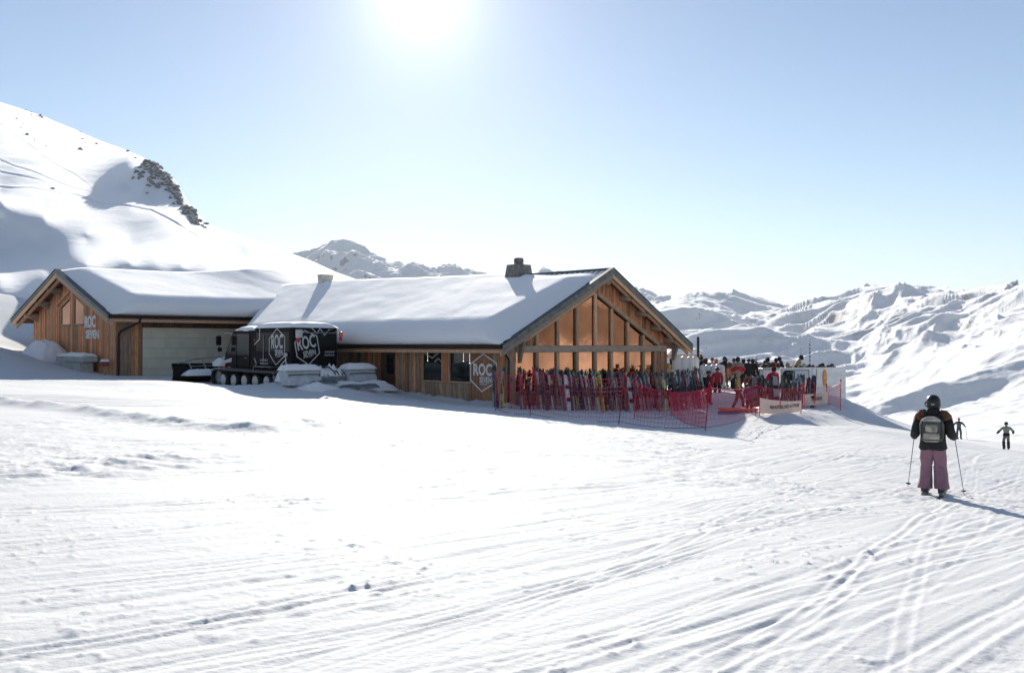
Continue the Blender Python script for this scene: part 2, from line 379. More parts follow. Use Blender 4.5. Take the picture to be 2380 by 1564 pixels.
# ------------------------------------------------------------------ the smooth hill on the left
def depth_mesh(name, px, sky_pts, base_py, ctrl, nrow, mat_, disp, back=(1.04, 1.15, 1.5, 2.2), backdrop=(.012, .06, .3, .6), jag=0.0):
    """terrain whose crest follows sky_pts; ctrl = (px, py, distance) spot measurements"""
    c = np.array(ctrl, float); T = TPS(c[:, :2] / 100.0, np.log(c[:, 2]), 1e-4)
    s = np.array(sky_pts, float); top = np.interp(px, s[:, 0], s[:, 1])
    rows = []
    v = np.linspace(0, 1, nrow)
    PX = np.broadcast_to(px[None], (nrow, len(px))); PY = base_py + (top - base_py)[None] * v[:, None] + jag*(np.abs(fbm(px/26.0, px*0+3.3, 4, 5, .6)) - .35)[None] * (np.clip((v-.9)/.1, 0, 1)**2)[:, None]
    Z = np.exp(T(PX/100.0, PY/100.0))
    Z = np.maximum.accumulate(Z, axis=0)
    X = (PX - 1190)/F*Z; H = (802 - PY)/F*Z
    bx = [X]; by = [Z]; bz = [H]
    for k, dr in zip(back, backdrop):
        bx.append(X[-1:]*k); by.append(Z[-1:]*k); bz.append(H[-1:] - dr*np.abs(Z[-1:])*.25)
    X = np.concatenate(bx); Y = np.concatenate(by); H = np.concatenate(bz)
    vv = np.concatenate([v, np.ones(len(back))])[:, None]
    X, Y, H = disp(X, Y, H, vv)
    return link(name, grid_mesh(name, np.stack([X, Y, H + EYE], -1), mat_, flip=False))
hsky = [(-700,60),(-400,128),(-200,172),(0,237),(100,270),(240,330),(300,352),(350,374),(385,400),(410,425),(440,478),(482,521),(560,548),(650,580),(720,605),(780,632),(820,646),(870,668),(960,715),(1100,770)]
hctrl = [(100,815,75),(300,815,77),(500,815,77),(500,720,78),(700,815,76),(700,730,77),(900,815,74),(1100,815,72),(-700,810,70),(-700,600,110),(-700,400,150),(-700,60,330),(-300,760,72),(-300,660,85),(-300,600,104),(-300,460,122),(-300,300,185),(-300,150,320),
 (0,800,72),(0,725,78),(0,668,83),(0,650,87),(0,608,100),(0,560,104.5),(0,510,108.5),(0,466,112.5),(0,450,122),(0,380,155),(0,300,215),(0,237,300),
 (100,720,77),(100,662,81.5),(100,640,86),(100,594,101),(100,550,106),(100,503,110.5),(100,485,117),(100,400,150),(100,270,285),
 (200,700,77),(200,640,80),(200,618,82.3),(200,600,88),(200,556,104),(200,545,106),(200,525,112),(200,450,142),(200,380,180),(200,312,260),
 (300,650,79.5),(300,610,82.3),(300,596,88),(300,560,104),(300,520,118),(300,470,136),(300,440,150),(300,395,160),(300,365,190),(300,352,225),
 (360,610,82),(360,560,100),(360,505,122),(360,470,142),(360,430,152),(360,392,160),(360,382,168),
 (420,650,79.5),(420,615,82.3),(420,600,87),(420,560,100),(420,515,118),(420,490,134),(420,445,150),
 (482,521,126),(480,540,112),(480,626,82),(480,600,89),
 (560,648,79.5),(560,636,81),(560,600,92),(560,548,108),(650,655,79),(650,643,80.5),(650,610,90),(650,580,102),(780,665,78),(780,645,84),(780,632,93),(870,690,76),(870,668,90),(1100,800,72),(1100,770,82)]
def hdisp(X, Y, H, vv):
    d = np.hypot(X, Y)
    H = H + .14*fbm(X/22, Y/22, 3, 21)*np.clip((d-85)/60, .15, 1)
    px = 1190 + X/Y*F; py = 802 - H/Y*F                 # old traverse tracks across the slope
    for C in (((-200,200),(0,289),(57,329),(97,364),(169,404),(230,450)), ((-200,330),(0,372),(114,415),(183,441),(229,452)), ((-200,430),(0,434),(63,437),(160,450),(235,472),(352,487),(480,560)), ((-60,390),(37,405),(114,427),(131,435))):
        C = np.array(C, float); k = (py - np.interp(px, C[:,0], C[:,1]) - 1.5*np.sin(px/17)) / 1.5; w = np.clip((px-C[0,0])/40, 0, 1)*np.clip((C[-1,0]-px)/60, 0, 1)
        H = H - .10*w*(np.exp(-k*k) - .6*np.exp(-((k+1.6)/1.2)**2))
    return X, Y, H
pxh = np.concatenate([np.linspace(-700, -60, 60)[:-1], np.linspace(-60, 1100, 470)])
hill = depth_mesh('snow_hill', pxh, hsky, 815, hctrl, 300, M_SNOW_HILL, hdisp)
tag(hill, kind='structure')

# ------------------------------------------------------------------ mountains
M_MTN = snow_mat('mountain_snow', .05, 2.2, rock=(.90, .45, .03, 1.14))
M_MTN_FAR = snow_mat('far_mountain_snow', .02, 3.0, rock=(.86, .50, .012, 1.02))
rsky = [(1250,740),(1400,722),(1500,698),(1560,685),(1600,673),(1640,675),(1700,681),(1760,695),(1820,711),(1848,715),(1900,704),(1960,699),(2000,690),(2040,677),(2100,672),(2150,669),(2190,664),(2235,677),(2280,680),(2330,677),(2380,673),(2600,655),(3000,640),(3600,655),(4400,640)]
rctrl = [(1250,740,3900),(1250,900,1500),(1400,722,3600),(1400,800,2300),(1400,1000,900),(1600,673,3400),(1600,740,2700),(1600,800,2000),(1700,681,3500),(1700,760,2500),(1700,840,1500),(1820,711,3700),(1820,760,2500),(1820,850,1300),
 (1850,715,3500),(1960,699,3000),(1960,780,1900),(1960,880,900),(2040,677,2800),(2040,760,1700),(2040,850,950),(2040,950,520),(2190,664,2700),(2190,700,2000),(2190,760,1250),(2190,830,760),(2190,920,480),(2190,1020,300),
 (2280,680,2000),(2280,720,1400),(2280,800,800),(2380,673,1700),(2380,720,1100),(2380,800,640),(2380,900,420),(2380,1030,270),(2600,655,1500),(2600,800,560),(2600,1030,260),(3000,640,1400),(3000,800,560),(3000,1030,260),(3600,655,1400),(3600,1030,280),(4400,640,1500),(4400,1030,300),
 (1700,1030,560),(1960,1030,380),(1400,1100,560)]
def rdisp(X, Y, H, vv):
    d = np.hypot(X, Y); edge = np.clip(vv/.25, 0, 1)
    top = 1 - .55*np.clip((vv-.85)/.15, 0, 1)
    WX = X + 150*fbm(X/420, Y/420, 3, 61); WY = Y + 150*fbm(X/420+7, Y/420, 3, 67)
    k1 = np.clip((d-600)/1300, 0, 1); k2 = np.clip((d-220)/600, 0, 1); k3 = np.clip((d-90)/250, 0, 1)
    H = H + edge*top*(k1*72*(ridged(WX/950, WY/950, 5, 3, .5)-.85) + k2*15*(ridged(WX/270, WY/270, 4, 8, .48)-.85) + k3*2.2*fbm(X/40, Y/40, 4, 23))
    return X, Y, H
pxr = np.concatenate([np.linspace(1250, 1480, 50)[:-1], np.linspace(1480, 2420, 640), np.linspace(2420, 4400, 160)[1:]])
mtn = depth_mesh('mountain', pxr, rsky, 1060, rctrl, 520, M_MTN, rdisp, jag=-5.0); tag(mtn, kind='structure')
fsky = [(560,650),(640,602),(690,592),(720,586),(745,574),(765,565),(800,563),(822,566),(845,576),(880,592),(905,604),(930,609),(965,607),(985,616),(1010,619),(1035,613),(1060,614),(1090,627),(1110,631),(1130,637),(1180,652),(1232,644),(1243,636),(1262,620),(1285,630),(1330,640),(1450,668),(1560,690)]
fctrl = [(560,650,4700),(560,760,3300),(800,563,4800),(800,640,4100),(800,760,3300),(1050,614,4700),(1050,760,3300),(1262,620,5300),(1262,760,3500),(1560,690,5000),(1560,760,3800)]
def fdisp(X, Y, H, vv):
    edge = np.clip(vv/.2, 0, 1); top = 1 - .7*np.clip((vv-.9)/.1, 0, 1)
    H = H + edge*top*(48*(ridged(X/600, Y/600, 5, 31)-.75) + 20*(ridged(X/200, Y/200, 4, 37)-.7) + 3*fbm(X/55, Y/55, 3, 39))
    return X, Y, H
fm = depth_mesh('far_mountain', np.linspace(560, 1560, 420), fsky, 780, fctrl, 150, M_MTN_FAR, fdisp, jag=-7.0); tag(fm, kind='structure')
# the rest of the valley, all round
ra = np.linspace(R(62), R(326), 200); rl = np.geomspace(180, 5200, 60)
RX = rl[:, None]*np.sin(ra); RY = rl[:, None]*np.cos(ra)
w = np.linspace(0, 1, 60)[:, None]
RZ = -14 - 60*np.sin(np.pi*np.clip(w*1.6, 0, 1)) + 420*np.clip(w-.35, 0, 1)**1.3*(1+.35*np.sin(ra*7)) + w*(120*(ridged(RX/900, RY/900, 4, 51)-.7) + 30*fbm(RX/200, RY/200, 3, 57))
RZ = RZ + 330*np.exp(-((rl[:, None]-1700)/520)**2)*np.exp(-((ra-R(88))/R(20))**2)*(1 + .4*(ridged(RX/420, RY/420, 4, 71)-.7))
M_MTN_ROCKY = snow_mat('rocky_slope_snow', .05, 1.2, rock=(.99, .70, .012, .84))
ring = link('valley_slopes', grid_mesh('valley_slopes', np.stack([RX, RY, RZ], -1), M_MTN_ROCKY, flip=True)); tag(ring, kind='structure')
# ------------------------------------------------------------------ the thin haze in the air
hz = bpy.data.materials.new('haze_air'); hz.use_nodes = True; hn = hz.node_tree.nodes; hn.clear()
pv = hn.new('ShaderNodeVolumePrincipled'); ho = hn.new('ShaderNodeOutputMaterial'); hz.node_tree.links.new(pv.outputs[0], ho.inputs['Volume'])
pv.inputs['Color'].default_value = (.93, .96, 1.0, 1); pv.inputs['Density'].default_value = 0.00007; pv.inputs['Anisotropy'].default_value = 0.1
b = MB(); b.box(-7000, 7000, -6500, 12500, -260, 620)
tag(b.build('haze', hz), kind='stuff')
# ------------------------------------------------------------------ building materials
ST = (14, 14, 1.2)
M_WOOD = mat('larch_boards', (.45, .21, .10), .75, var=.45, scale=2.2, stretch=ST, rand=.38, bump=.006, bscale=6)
M_WOOD_GREY = mat('weathered_boards', (.36, .245, .16), .8, var=.4, scale=2.2, stretch=ST, rand=.35, bump=.006, bscale=6)
M_WOOD_LT = mat('light_timber', (.56, .35, .21), .7, var=.28, scale=2.5, stretch=(9, 9, 1.2), rand=.2, bump=.004, bscale=8)
M_WOOD_WARM = mat('warm_boards', (.60, .26, .12), .75, var=.4, scale=2.2, stretch=ST, rand=.35, bump=.006, bscale=6)
M_BEAM = mat('weathered_beam', (.36, .285, .22), .85, var=.22, scale=3, stretch=(1.5, 6, 6), rand=.2, bump=.006, bscale=8)
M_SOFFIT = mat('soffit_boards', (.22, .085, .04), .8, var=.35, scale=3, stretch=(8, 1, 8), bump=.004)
M_METAL = mat('dark_roof_metal', (.045, .055, .055), .45, metal=.4, var=.3, scale=3)
M_FLASH = mat('grey_flashing', (.15, .16, .15), .5, metal=.3, var=.35, scale=4)
M_BLACK = mat('black_metal', (.012, .013, .014), .4, metal=.2)
M_DARKGLASS = mat('dark_window_glass', (.012, .016, .016), .06, spec=.6)
M_COPPER = mat('bronze_mirror_glass', (.46, .225, .125), .035, metal=1.0, var=.3, scale=.7, rand=.2, bump=.003, bscale=.9)  # blotchy noise in the tint imitates darker reflections in the panes
M_WHITE = mat('white_letters', (.78, .78, .76), .5)
M_DOORPANEL = mat('garage_panel', (.64, .585, .45), .6, var=.08, scale=2)
M_STONE = mat('chimney_render', (.19, .18, .165), .9, var=.35, scale=5, bump=.02, bscale=9)
M_CONC = mat('concrete', (.40, .40, .38), .9, var=.2, scale=4, bump=.008, bscale=25)

FONTS = {}
def text_mesh(txt, h, cond=.62, depth=.02, bold=.012, m=None):
    """flat block lettering as a mesh, cap height h, standing in the local XZ plane, origin at its centre"""
    cu = bpy.data.curves.new('lettering', 'FONT'); cu.body = txt; cu.size = 1; cu.offset = bold; cu.extrude = .5; cu.align_x = 'LEFT'
    cu.space_line = .8; cu.resolution_u = 3
    t = bpy.data.objects.new('lettering', cu); col.objects.link(t); bpy.context.view_layer.update()
    me = bpy.data.meshes.new_from_object(t.evaluated_get(bpy.context.evaluated_depsgraph_get()))
    bpy.data.objects.remove(t); bpy.data.curves.remove(cu)
    n = len(me.vertices); c = np.zeros(n*3, np.float32); me.vertices.foreach_get('co', c); c = c.reshape(-1, 3)
    lo, hi = c.min(0), c.max(0); s = h / (hi[1] - lo[1])
    x = (c[:, 0] - (lo[0]+hi[0])/2)*s*cond; z = (c[:, 1] - (lo[1]+hi[1])/2)*s; y = c[:, 2]*depth
    me.vertices.foreach_set('co', np.stack([x, -y, z], -1).reshape(-1).astype(np.float32)); me.update()
    me.materials.clear(); me.materials.append(m or M_WHITE)
    me.name = 'lettering'; me['w'] = float((hi[0]-lo[0])*s*cond)
    return me
def put_text(name, txt, h, width, loc, rz, parent, depth=.02, bold=.02, m=None, rx=0, ry=0):
    me = text_mesh(txt, h, 1.0, depth, bold, m)
    k = width / me['w']; me.transform(Matrix.Scale(k, 4, (1, 0, 0)))
    return link(name, me, parent, loc, (rx, ry, rz))

def planks(parent, xy, zlo, zhi, face, mats, w=.16, gap=.012, th=.03, rg=random):
    """vertical boards along a wall line. xy(t)->(x,y) of local plan for t in metres, zlo/zhi functions of t, face = outward normal (local)"""
    t0, t1 = xy['t']; n = max(1, round((t1 - t0) / w)); ww = (t1 - t0) / n; f = Vector(face)
    for i in range(n):
        a = t0 + i*ww + gap/2; b = a + ww - gap; pr = rg.choice((0, .006, .014)) ; 
        pa = Vector(xy['p'](a)); pb = Vector(xy['p'](b))
        q = [pa.to_3d() + Vector((0,0,zlo(a))), pb.to_3d() + Vector((0,0,zlo(b))), pb.to_3d() + Vector((0,0,zhi(b))), pa.to_3d() + Vector((0,0,zhi(a)))]
        if q[2].z - q[1].z < .05 and q[3].z - q[0].z < .05: continue
        org = q[0].copy(); mb = MB(); mb.prism([p - org for p in q], f * (th + pr)); m = rg.choices(mats[0], mats[1])[0]
        mb.build('plank', m, parent, loc=org)

# ================================================================== the big chalet
ch = empty('chalet', E0, ROT); tag(ch, 'big timber chalet with glazed gable and deep snow on its roof', 'chalet')
RA, RZ_, WA = 6.7, 3.39, 12.6
def roof_f(a): return RZ_*a/RA if a <= RA else RZ_*(WA-a)/(WA-RA)
LEN = 28.8
def bend(a): return 20.6 + 1.1*a if a < 3.2 else 24.12 + (a-3.2)*1.4
def slab(z0, th, e0, m, name):
    mb = MB(); f = lambda a, b_: (a, b_, roof_f(a) + z0)
    mb.prism([f(e0,e0), f(RA,e0), f(RA,bend(RA)), f(3.2,bend(3.2)), f(e0,bend(e0))], (0,0,-th))
    mb.prism([f(RA,e0), f(WA-e0,e0), f(WA-e0,LEN), f(RA,LEN)], (0,0,-th)); return mb.build(name, m, ch)
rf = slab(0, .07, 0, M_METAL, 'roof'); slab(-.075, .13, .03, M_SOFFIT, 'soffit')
mb = MB(); mb.prism([(RA-.16,-.05,RZ_-.02),(RA,-.05,RZ_+.075),(RA+.16,-.05,RZ_-.02),(RA,-.05,RZ_+.02)], (0, 8.6, 0)); mb.build('ridge_cap', M_METAL, rf)
for k in range(26):                                   # standing seams of the sheet roof near the bare ridge
    mb = MB(); b0 = .25 + k*.33
    mb.prism([(RA-1.5, b0, roof_f(RA-1.5)+.002), (RA-.12, b0, roof_f(RA-.12)+.002), (RA-.12, b0, roof_f(RA-.12)+.045), (RA-1.5, b0, roof_f(RA-1.5)+.045)], (0, .03, 0)); mb.build('roof_seam', M_METAL, rf)
def rake(parent, pa, pb, z_top, z_bot, b0, b1, m, name):
    mb = MB(); mb.prism([(pa[0],b0,pa[1]+z_top),(pb[0],b0,pb[1]+z_top),(pb[0],b0,pb[1]+z_bot),(pa[0],b0,pa[1]+z_bot)], (0, b1-b0, 0)); return mb.build(name, m, parent)
PK = (RA, RZ_)
for P, mm in (((-.08, -.04), M_BEAM), ((WA+.08, -.05), M_WOOD_LT)):
    rake(ch, P, PK, .05, -.21, -.06, -.003, M_FLASH, 'verge_flashing')
    rake(ch, P, PK, .075, .052, -.09, .16, M_METAL, 'verge_cap')
    rake(ch, P, PK, -.212, -.40, -.03, .012, mm, 'bargeboard')
    Q = (P[0]*.985 + PK[0]*.015, P[1]*.985 + PK[1]*.015)
    rake(ch, Q, PK, -.30, -.46, .16, .26, M_WOOD_LT, 'inner_rafter')
# gable wall (plane y = .76): posts, tie beam, struts, panes, boards
GB = .76
mb = MB(); mb.bbox(1.35, 11.5, GB-.16, GB+.04, -.315, -.02, .025); mb.build('tie_beam', M_BEAM, ch)
posts = [2.59, 3.87, 5.11, 6.32, 7.46, 8.62, 9.77, 10.66]
def diagL(a): return .26 + (a - 2.1) * (2.30 - .26) / (6.32 - 2.1)
def diagR(a): return 2.24 - (a - 6.42) * 2.24 / (10.72 - 6.42)
def under(a): return roof_f(a) - .215
for k, a in enumerate(posts):
    w_ = .085 if k != 3 else .1
    mb = MB(); mb.bbox(a-w_, a+w_, GB-.10, GB+.05, -3.1, -.317, .012); mb.build('post', M_WOOD_LT if k % 3 else M_WOOD_GREY, ch)
    top = (diagL(a) + .05 if a < 6.3 else (under(a) - .35 if k == 3 else diagR(a) - .02))
    if k < 7:
        mb = MB(); mb.bbox(a-w_, a+w_, GB-.10, GB+.05, -.018, top, .012); mb.build('post', M_WOOD_LT, ch)
mb = MB(); mb.prism([(1.75,GB-.13,.08),(6.2,GB-.13,2.28),(6.2,GB-.13,2.47),(1.75,GB-.13,.27)], (0,.13,0)); mb.build('strut', M_WOOD_LT, ch)
mb = MB(); mb.prism([(6.43,GB-.14,2.23),(10.9,GB-.14,-.07),(10.9,GB-.14,.13),(6.43,GB-.14,2.43)], (0,.14,0)); mb.build('strut', M_WOOD_LT, ch)
edges = [1.38] + posts
for i in range(len(edges)-1):
    a, b_ = edges[i], edges[i+1]; g = .085 if i else .0
    tilt = random.uniform(-.03, .03)
    mb = MB(); mb.prism([(a+g, GB+.012, -1.95), (b_-.085, GB+.012+tilt, -1.95), (b_-.085, GB+.012+tilt, -.317), (a+g, GB+.012, -.317)], (0, .014, 0)); mb.build('window_pane', M_COPPER, ch)
    mb = MB(); mb.box(a+g, b_-.085, GB-.03, GB+.045, -2.02, -1.952); mb.build('window_sill', M_WOOD_LT, ch)
for i in range(len(posts)-1):
    a, b_ = posts[i]+.085, posts[i+1]-.085
    if i < 3: q = [(a, -.016), (b_, -.016), (b_, diagL(b_)-.06), (a, diagL(a)-.06)]
    else:
        q = [(a, -.016), (b_, -.016), (b_, max(diagR(b_)-.08, .02)), (a, diagR(max(a,6.42))-.08)]
    tilt = random.uniform(-.03, .03)
    mb = MB(); mb.prism([(x, GB+.012 + (tilt if x == b_ else 0), z) for x, z in q], (0, .014, 0)); mb.build('window_pane', M_COPPER, ch)
gl = lambda a: (a, GB)
W_ = lambda ms: ms
planks(ch, {'t': (.85, 1.37), 'p': gl}, lambda a: -3.1, lambda a: under(a), (0,-.8,0), ([M_WOOD, M_WOOD_GREY], [1, 1]), .13)
planks(ch, {'t': (10.75, 11.66), 'p': gl}, lambda a: -3.1, lambda a: min(under(a), .12), (0,-.8,0), ([M_WOOD, M_WOOD_GREY], [1, 1]), .13)
planks(ch, {'t': (1.38, 6.2), 'p': gl}, lambda a: max(diagL(a)+.13, -.01) if a > 2.5 else -.01, lambda a: under(a), (0,-.8,0), ([M_WOOD], [1]), .2)
planks(ch, {'t': (6.44, 11.66), 'p': gl}, lambda a: max(diagR(a)+.13, .125), lambda a: under(a), (0,-.8,0), ([M_WOOD_WARM, M_WOOD], [1, 1]), .15)
mb = MB(); mb.bbox(6.24, 6.42, GB-.1, GB+.04, 2.3, 3.0, .01); mb.build('king_post', M_WOOD_LT, ch)
mb = MB(); mb.box(1.4, 10.7, GB+.03, GB+.10, -3.1, -2.02); mb.build('lower_wall', M_WOOD_GREY, ch)
for a in (1.55, 3.1, 4.7, 8.15, 9.35, 10.5, 11.45):     # log purlins carrying the overhang
    z = under(a) - .17; mb = MB(); mb.tube([(a, .16, z), (a, .26, z), (a, GB+.3, z)], [.13, .165, .165], 10); mb.build('purlin', M_BEAM, ch, True)
z = under(RA) - .30; mb = MB(); mb.tube([(RA, .2, z), (RA, GB+.3, z)], .17, 10); mb.build('purlin', M_BEAM, ch, True)
for a in (1.4, 11.9):
    mb = MB(); mb.prism([(a, .2, under(a)-.02), (a, GB-.1, under(a)-.02), (a, GB-.1, -.75), (a, GB-.22, -.75)], (.12, 0, 0)); mb.build('bracket', M_BEAM, ch)
# solid core behind the boards, so nothing shows through
mb = MB(); mb.prism([(1.0,GB+.11,-3.2),(11.6,GB+.11,-3.2),(11.6,GB+.11,.0),(RA,GB+.11,RZ_-.45),(1.0,GB+.11,.02)], (0, 10.2, 0)); mb.build('inner_wall', M_BLACK, ch)
mb = MB(); mb.box(2.72, 11.6, 11.07, 27, -3.2, -.1); mb.build('inner_wall', M_BLACK, ch)
# long wall (plane x = .935)
FA = .935
fl = lambda b: (FA, b)
zt = lambda b: .24
mw = ([M_WOOD, M_WOOD_GREY, M_WOOD_WARM], [4, 3, 1])
NX = (-.9, 0, 0)
for t0, t1 in ((GB, 2.98), (6.36, 8.33), (9.46, 11.1)):
    planks(ch, {'t': (t0, t1), 'p': fl}, lambda b: -3.1, zt, NX, mw, .15)
planks(ch, {'t': (2.98, 6.36), 'p': fl}, lambda b: -3.1, lambda b: -1.66, (-1.6,0,0), ([M_WOOD_GREY], [1]), .145)
planks(ch, {'t': (2.98, 6.36), 'p': fl}, lambda b: -.27, zt, NX, mw, .15)
planks(ch, {'t': (8.33, 9.46), 'p': fl}, lambda b: -.30, zt, NX, mw, .15)
planks(ch, {'t': (11.1, 26.6), 'p': lambda b: (2.62, b)}, lambda b: -3.1, lambda b: -.15, NX, ([M_WOOD_GREY], [1]), .16)
mb = MB(); mb.box(FA-.02, 2.62, 11.06, 11.14, -3.1, .2); mb.build('return_wall', M_WOOD_GREY, ch)
def window(parent, b0, b1, z0, z1, fw=.06, x=FA, zig=False):
    mb = MB()
    for q in ((b0-fw, b0, z0-fw, z1+fw), (b1, b1+fw, z0-fw, z1+fw)): mb.box(x-.055, x+.02, *q)
    mb.box(x-.055, x+.02, b0, b1, z1, z1+fw); mb.box(x-.10, x+.02, b0, b1, z0-fw, z0)
    w = mb.build('window', M_WOOD_LT, parent)
    mb = MB(); mb.box(x+.024, x+.036, b0-.02, b1+.02, z0-.02, z1+.02); mb.build('pane', M_DARKGLASS, w)
    if zig:
        mb = MB()
        for pts in (((.98,.99),(.55,.80),(.2,.99)), ((.42,.66),(.22,.78),(.02,.64))):
            P = [(b0 + u*(b1-b0), z0 + v*(z1-z0)) for u, v in pts]
            for (u0,v0),(u1,v1) in zip(P[:-1], P[1:]): mb.prism([(x+.012,u0,v0-.035),(x+.012,u1,v1-.035),(x+.012,u1,v1+.035),(x+.012,u0,v0+.035)], (.006,0,0))
        mb.build('window_stripe', mat('beige_film', (.42,.36,.31), .6), w)
    return w
window(ch, 3.05, 4.42, -1.58, -.33); window(ch, 4.95, 6.28, -1.58, -.33, zig=True)
mb = MB(); mb.bbox(FA-.075, FA+.02, 4.49, 4.88, -1.66, -.27, .012); mb.build('post', M_WOOD_WARM, ch)
for b0, zz in ((3.55, -.72), (3.15, -.8), (6.0, -.72)):
    mb = MB(); mb.lathe([(.006,0),(.018,.012),(.018,.03),(.006,.045)], 8, (FA+.015, b0, zz)); mb.tube([(FA+.015,b0,zz+.07),(FA+.015,b0,-.34)], .004, 4); mb.build('pendant_lamp', mat('lit_bulb', (.9,.85,.7), .4, emit=((1,.85,.6), 1.2)), ch)
dr = MB(); dr.box(FA-.03, FA+.03, 8.36, 9.43, -3.0, -.32); dr = dr.build('door', mat('door_wood', (.10,.055,.032), .7, var=.3, scale=3, stretch=(10,10,1)), ch)
mb = MB(); mb.box(FA-.045, FA-.031, 8.44, 8.98, -1.36, -.46); mb.build('door_window', M_DARKGLASS, dr)
mb = MB(); mb.tube([(FA-.09,9.3,-1.5),(FA-.09,9.3,-1.25)], .02, 6); mb.build('door_handle', M_BLACK, dr)
# eaves: gutter, fascia and rafter ends
def gutter(parent, y0, y1, z, x=-.13, name='gutter'):
    mb = MB(); n = 8; pr = [(x+.09+.085*math.cos(math.pi + math.pi*k/n), z-.02+.085*math.sin(math.pi+math.pi*k/n)) for k in range(n+1)]
    mb.prism([(p[0], y0, p[1]) for p in pr] + [(pr[-1][0], y0, z+.03), (pr[0][0], y0, z+.03)], (0, y1-y0, 0)); return mb.build(name, M_BLACK, parent)
gutter(ch, .05, 20.5, -.03)
mb = MB(); mb.box(.06, .1, .06, 20.5, -.33, -.19); mb.build('fascia', M_WOOD_LT, ch)
for k in range(24):
    b0 = .5 + k*.85; mb = MB(); mb.prism([(.11,b0,-.19),(1.1,b0,.30),(1.1,b0,.16),(.11,b0,-.34)], (0,.12,0)); mb.build('rafter', M_BEAM, ch)
mb = MB(); mb.tube([(.0,-.0,-.1),(.25,.2,-.35),(.86,.62,-.62),(.86,.66,-3.0)], .045, 8); mb.build('downpipe', M_BLACK, ch)
# chimney (a stone stack with a cowl) and the little vent further back
CB = 6.0
c1 = MB(); c1.prism([(RA-.53,CB-.5,3.2),(RA+.53,CB-.5,3.2),(RA+.53,CB+.5,3.2),(RA-.53,CB+.5,3.2)], (0,0,.001))
c1 = MB(); vs = [(RA+sx*.54,CB+sy*.5,3.1) for sx,sy in ((-1,-1),(1,-1),(1,1),(-1,1))] + [(RA+sx*.43,CB+sy*.4,3.93) for sx,sy in ((-1,-1),(1,-1),(1,1),(-1,1))]
c1.add(vs, [(0,1,5,4),(1,2,6,5),(2,3,7,6),(3,0,4,7),(4,5,6,7),(3,2,1,0)]); c1 = c1.build('chimney', M_STONE, rf)
mb = MB(); mb.lathe([(.24,3.93),(.24,3.99),(.17,3.99),(.17,4.03),(.22,4.03),(.24,4.06),(.24,4.2),(.2,4.26),(.08,4.28)], 14, (RA,CB,0)); mb.build('chimney_cowl', M_STONE, rf)
for sx in (-1, 1):
    mb = MB(); mb.tube([(RA+sx*.4,CB+.1*sx,3.9),(RA+sx*.4,CB+.1*sx,4.2)], .018, 6); mb.build('chimney_rod', M_BLACK, rf)
mb = MB(); mb.prism([(RA-.38,22.7,3.3),(RA+.38,22.7,3.3),(RA+.40,22.7,4.22),(RA-.40,22.7,4.22)], (0,.5,0)); mb.build('roof_vent', mat('vent_sheet', (.62,.57,.5), .7, var=.3), rf)
mb = MB(); mb.bbox(RA-.44,RA+.44,22.65,23.25,4.22,4.3,.03); mb.build('vent_lid', mat('vent_sheet', (.62,.57,.5)), rf)

# the hexagon sign on the long wall
sg = empty('hexagon_sign', MM @ Vector((FA-.06, 2.17, -1.17)), ROT - math.pi/2); tag(sg, 'white hexagon ROC SEVEN sign on the timber wall beside the windows', 'sign')
def hexagon(parent, w, h, t, d, m, name='hexagon_frame', shear=0.0, M=None):
    """outline of an upright hexagon standing in XZ"""
    P = [(0,h/2),(w/2,h*.27),(w/2,-h*.24),(-.06*w,-h/2),(-w/2,-h*.2),(-w/2,h*.22)]
    mb = MB(); mb.M = M or Matrix.Identity(4); n = 6
    for i in range(n):
        a, b_ = Vector((*P[i],)), Vector((*P[(i+1)%n],)); dd = (b_-a).normalized(); nn = Vector((-dd.y, dd.x))*t/2
        q = [a+nn-dd*t*.3, b_+nn+dd*t*.3, b_-nn+dd*t*.3, a-nn-dd*t*.3]
        mb.prism([(p.x, -.002*(i%2), p.y) for p in q], (0, -d, 0))
    return mb.build(name, m, parent)
hexagon(sg, 1.62, 1.58, .055, .03, M_WHITE)
put_text('lettering', 'ROC', .52, 1.16, (-.05, -.01, .13), 0, sg, .03, .03)
put_text('lettering', 'SEVEN', .26, .74, (.13, -.01, -.30), 0, sg, .03, .02)
put_text('lettering', 'LES MENUIRES', .055, .48, (.0, -.01, -.49), 0, sg, .02, .0)

# ================================================================== the garage wing
gw = empty('garage_wing', A0, ROT); tag(gw, 'timber garage wing with grey sectional door and steep snowy gable', 'garage')
GC, GZ_, GE, GW = 7.49, 4.36, 1.6, 15.2
def wroof(c): return GE + (GZ_-GE)*c/GC if c <= GC else GZ_ - (GZ_-GE)*(c-GC)/(GW-GC)
DL = 19.6
mb = MB(); mb.prism([(0,0,GE),(0,GC,GZ_),(0,GW,GE),(0,GW,GE-.07),(0,GC,GZ_-.075),(0,0,GE-.07)], (DL,0,0)); wr = mb.build('roof', M_METAL, gw)
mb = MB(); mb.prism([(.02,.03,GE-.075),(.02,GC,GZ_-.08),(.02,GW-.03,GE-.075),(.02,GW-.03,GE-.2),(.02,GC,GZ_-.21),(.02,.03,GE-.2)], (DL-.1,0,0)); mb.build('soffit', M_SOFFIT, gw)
def wrake(pa, pb, zt_, zb_, d0, d1, m, name):
    mb = MB(); mb.prism([(d0,pa[0],pa[1]+zt_),(d0,pb[0],pb[1]+zt_),(d0,pb[0],pb[1]+zb_),(d0,pa[0],pa[1]+zb_)], (d1-d0,0,0)); return mb.build(name, m, gw)
WP = (GC, GZ_)
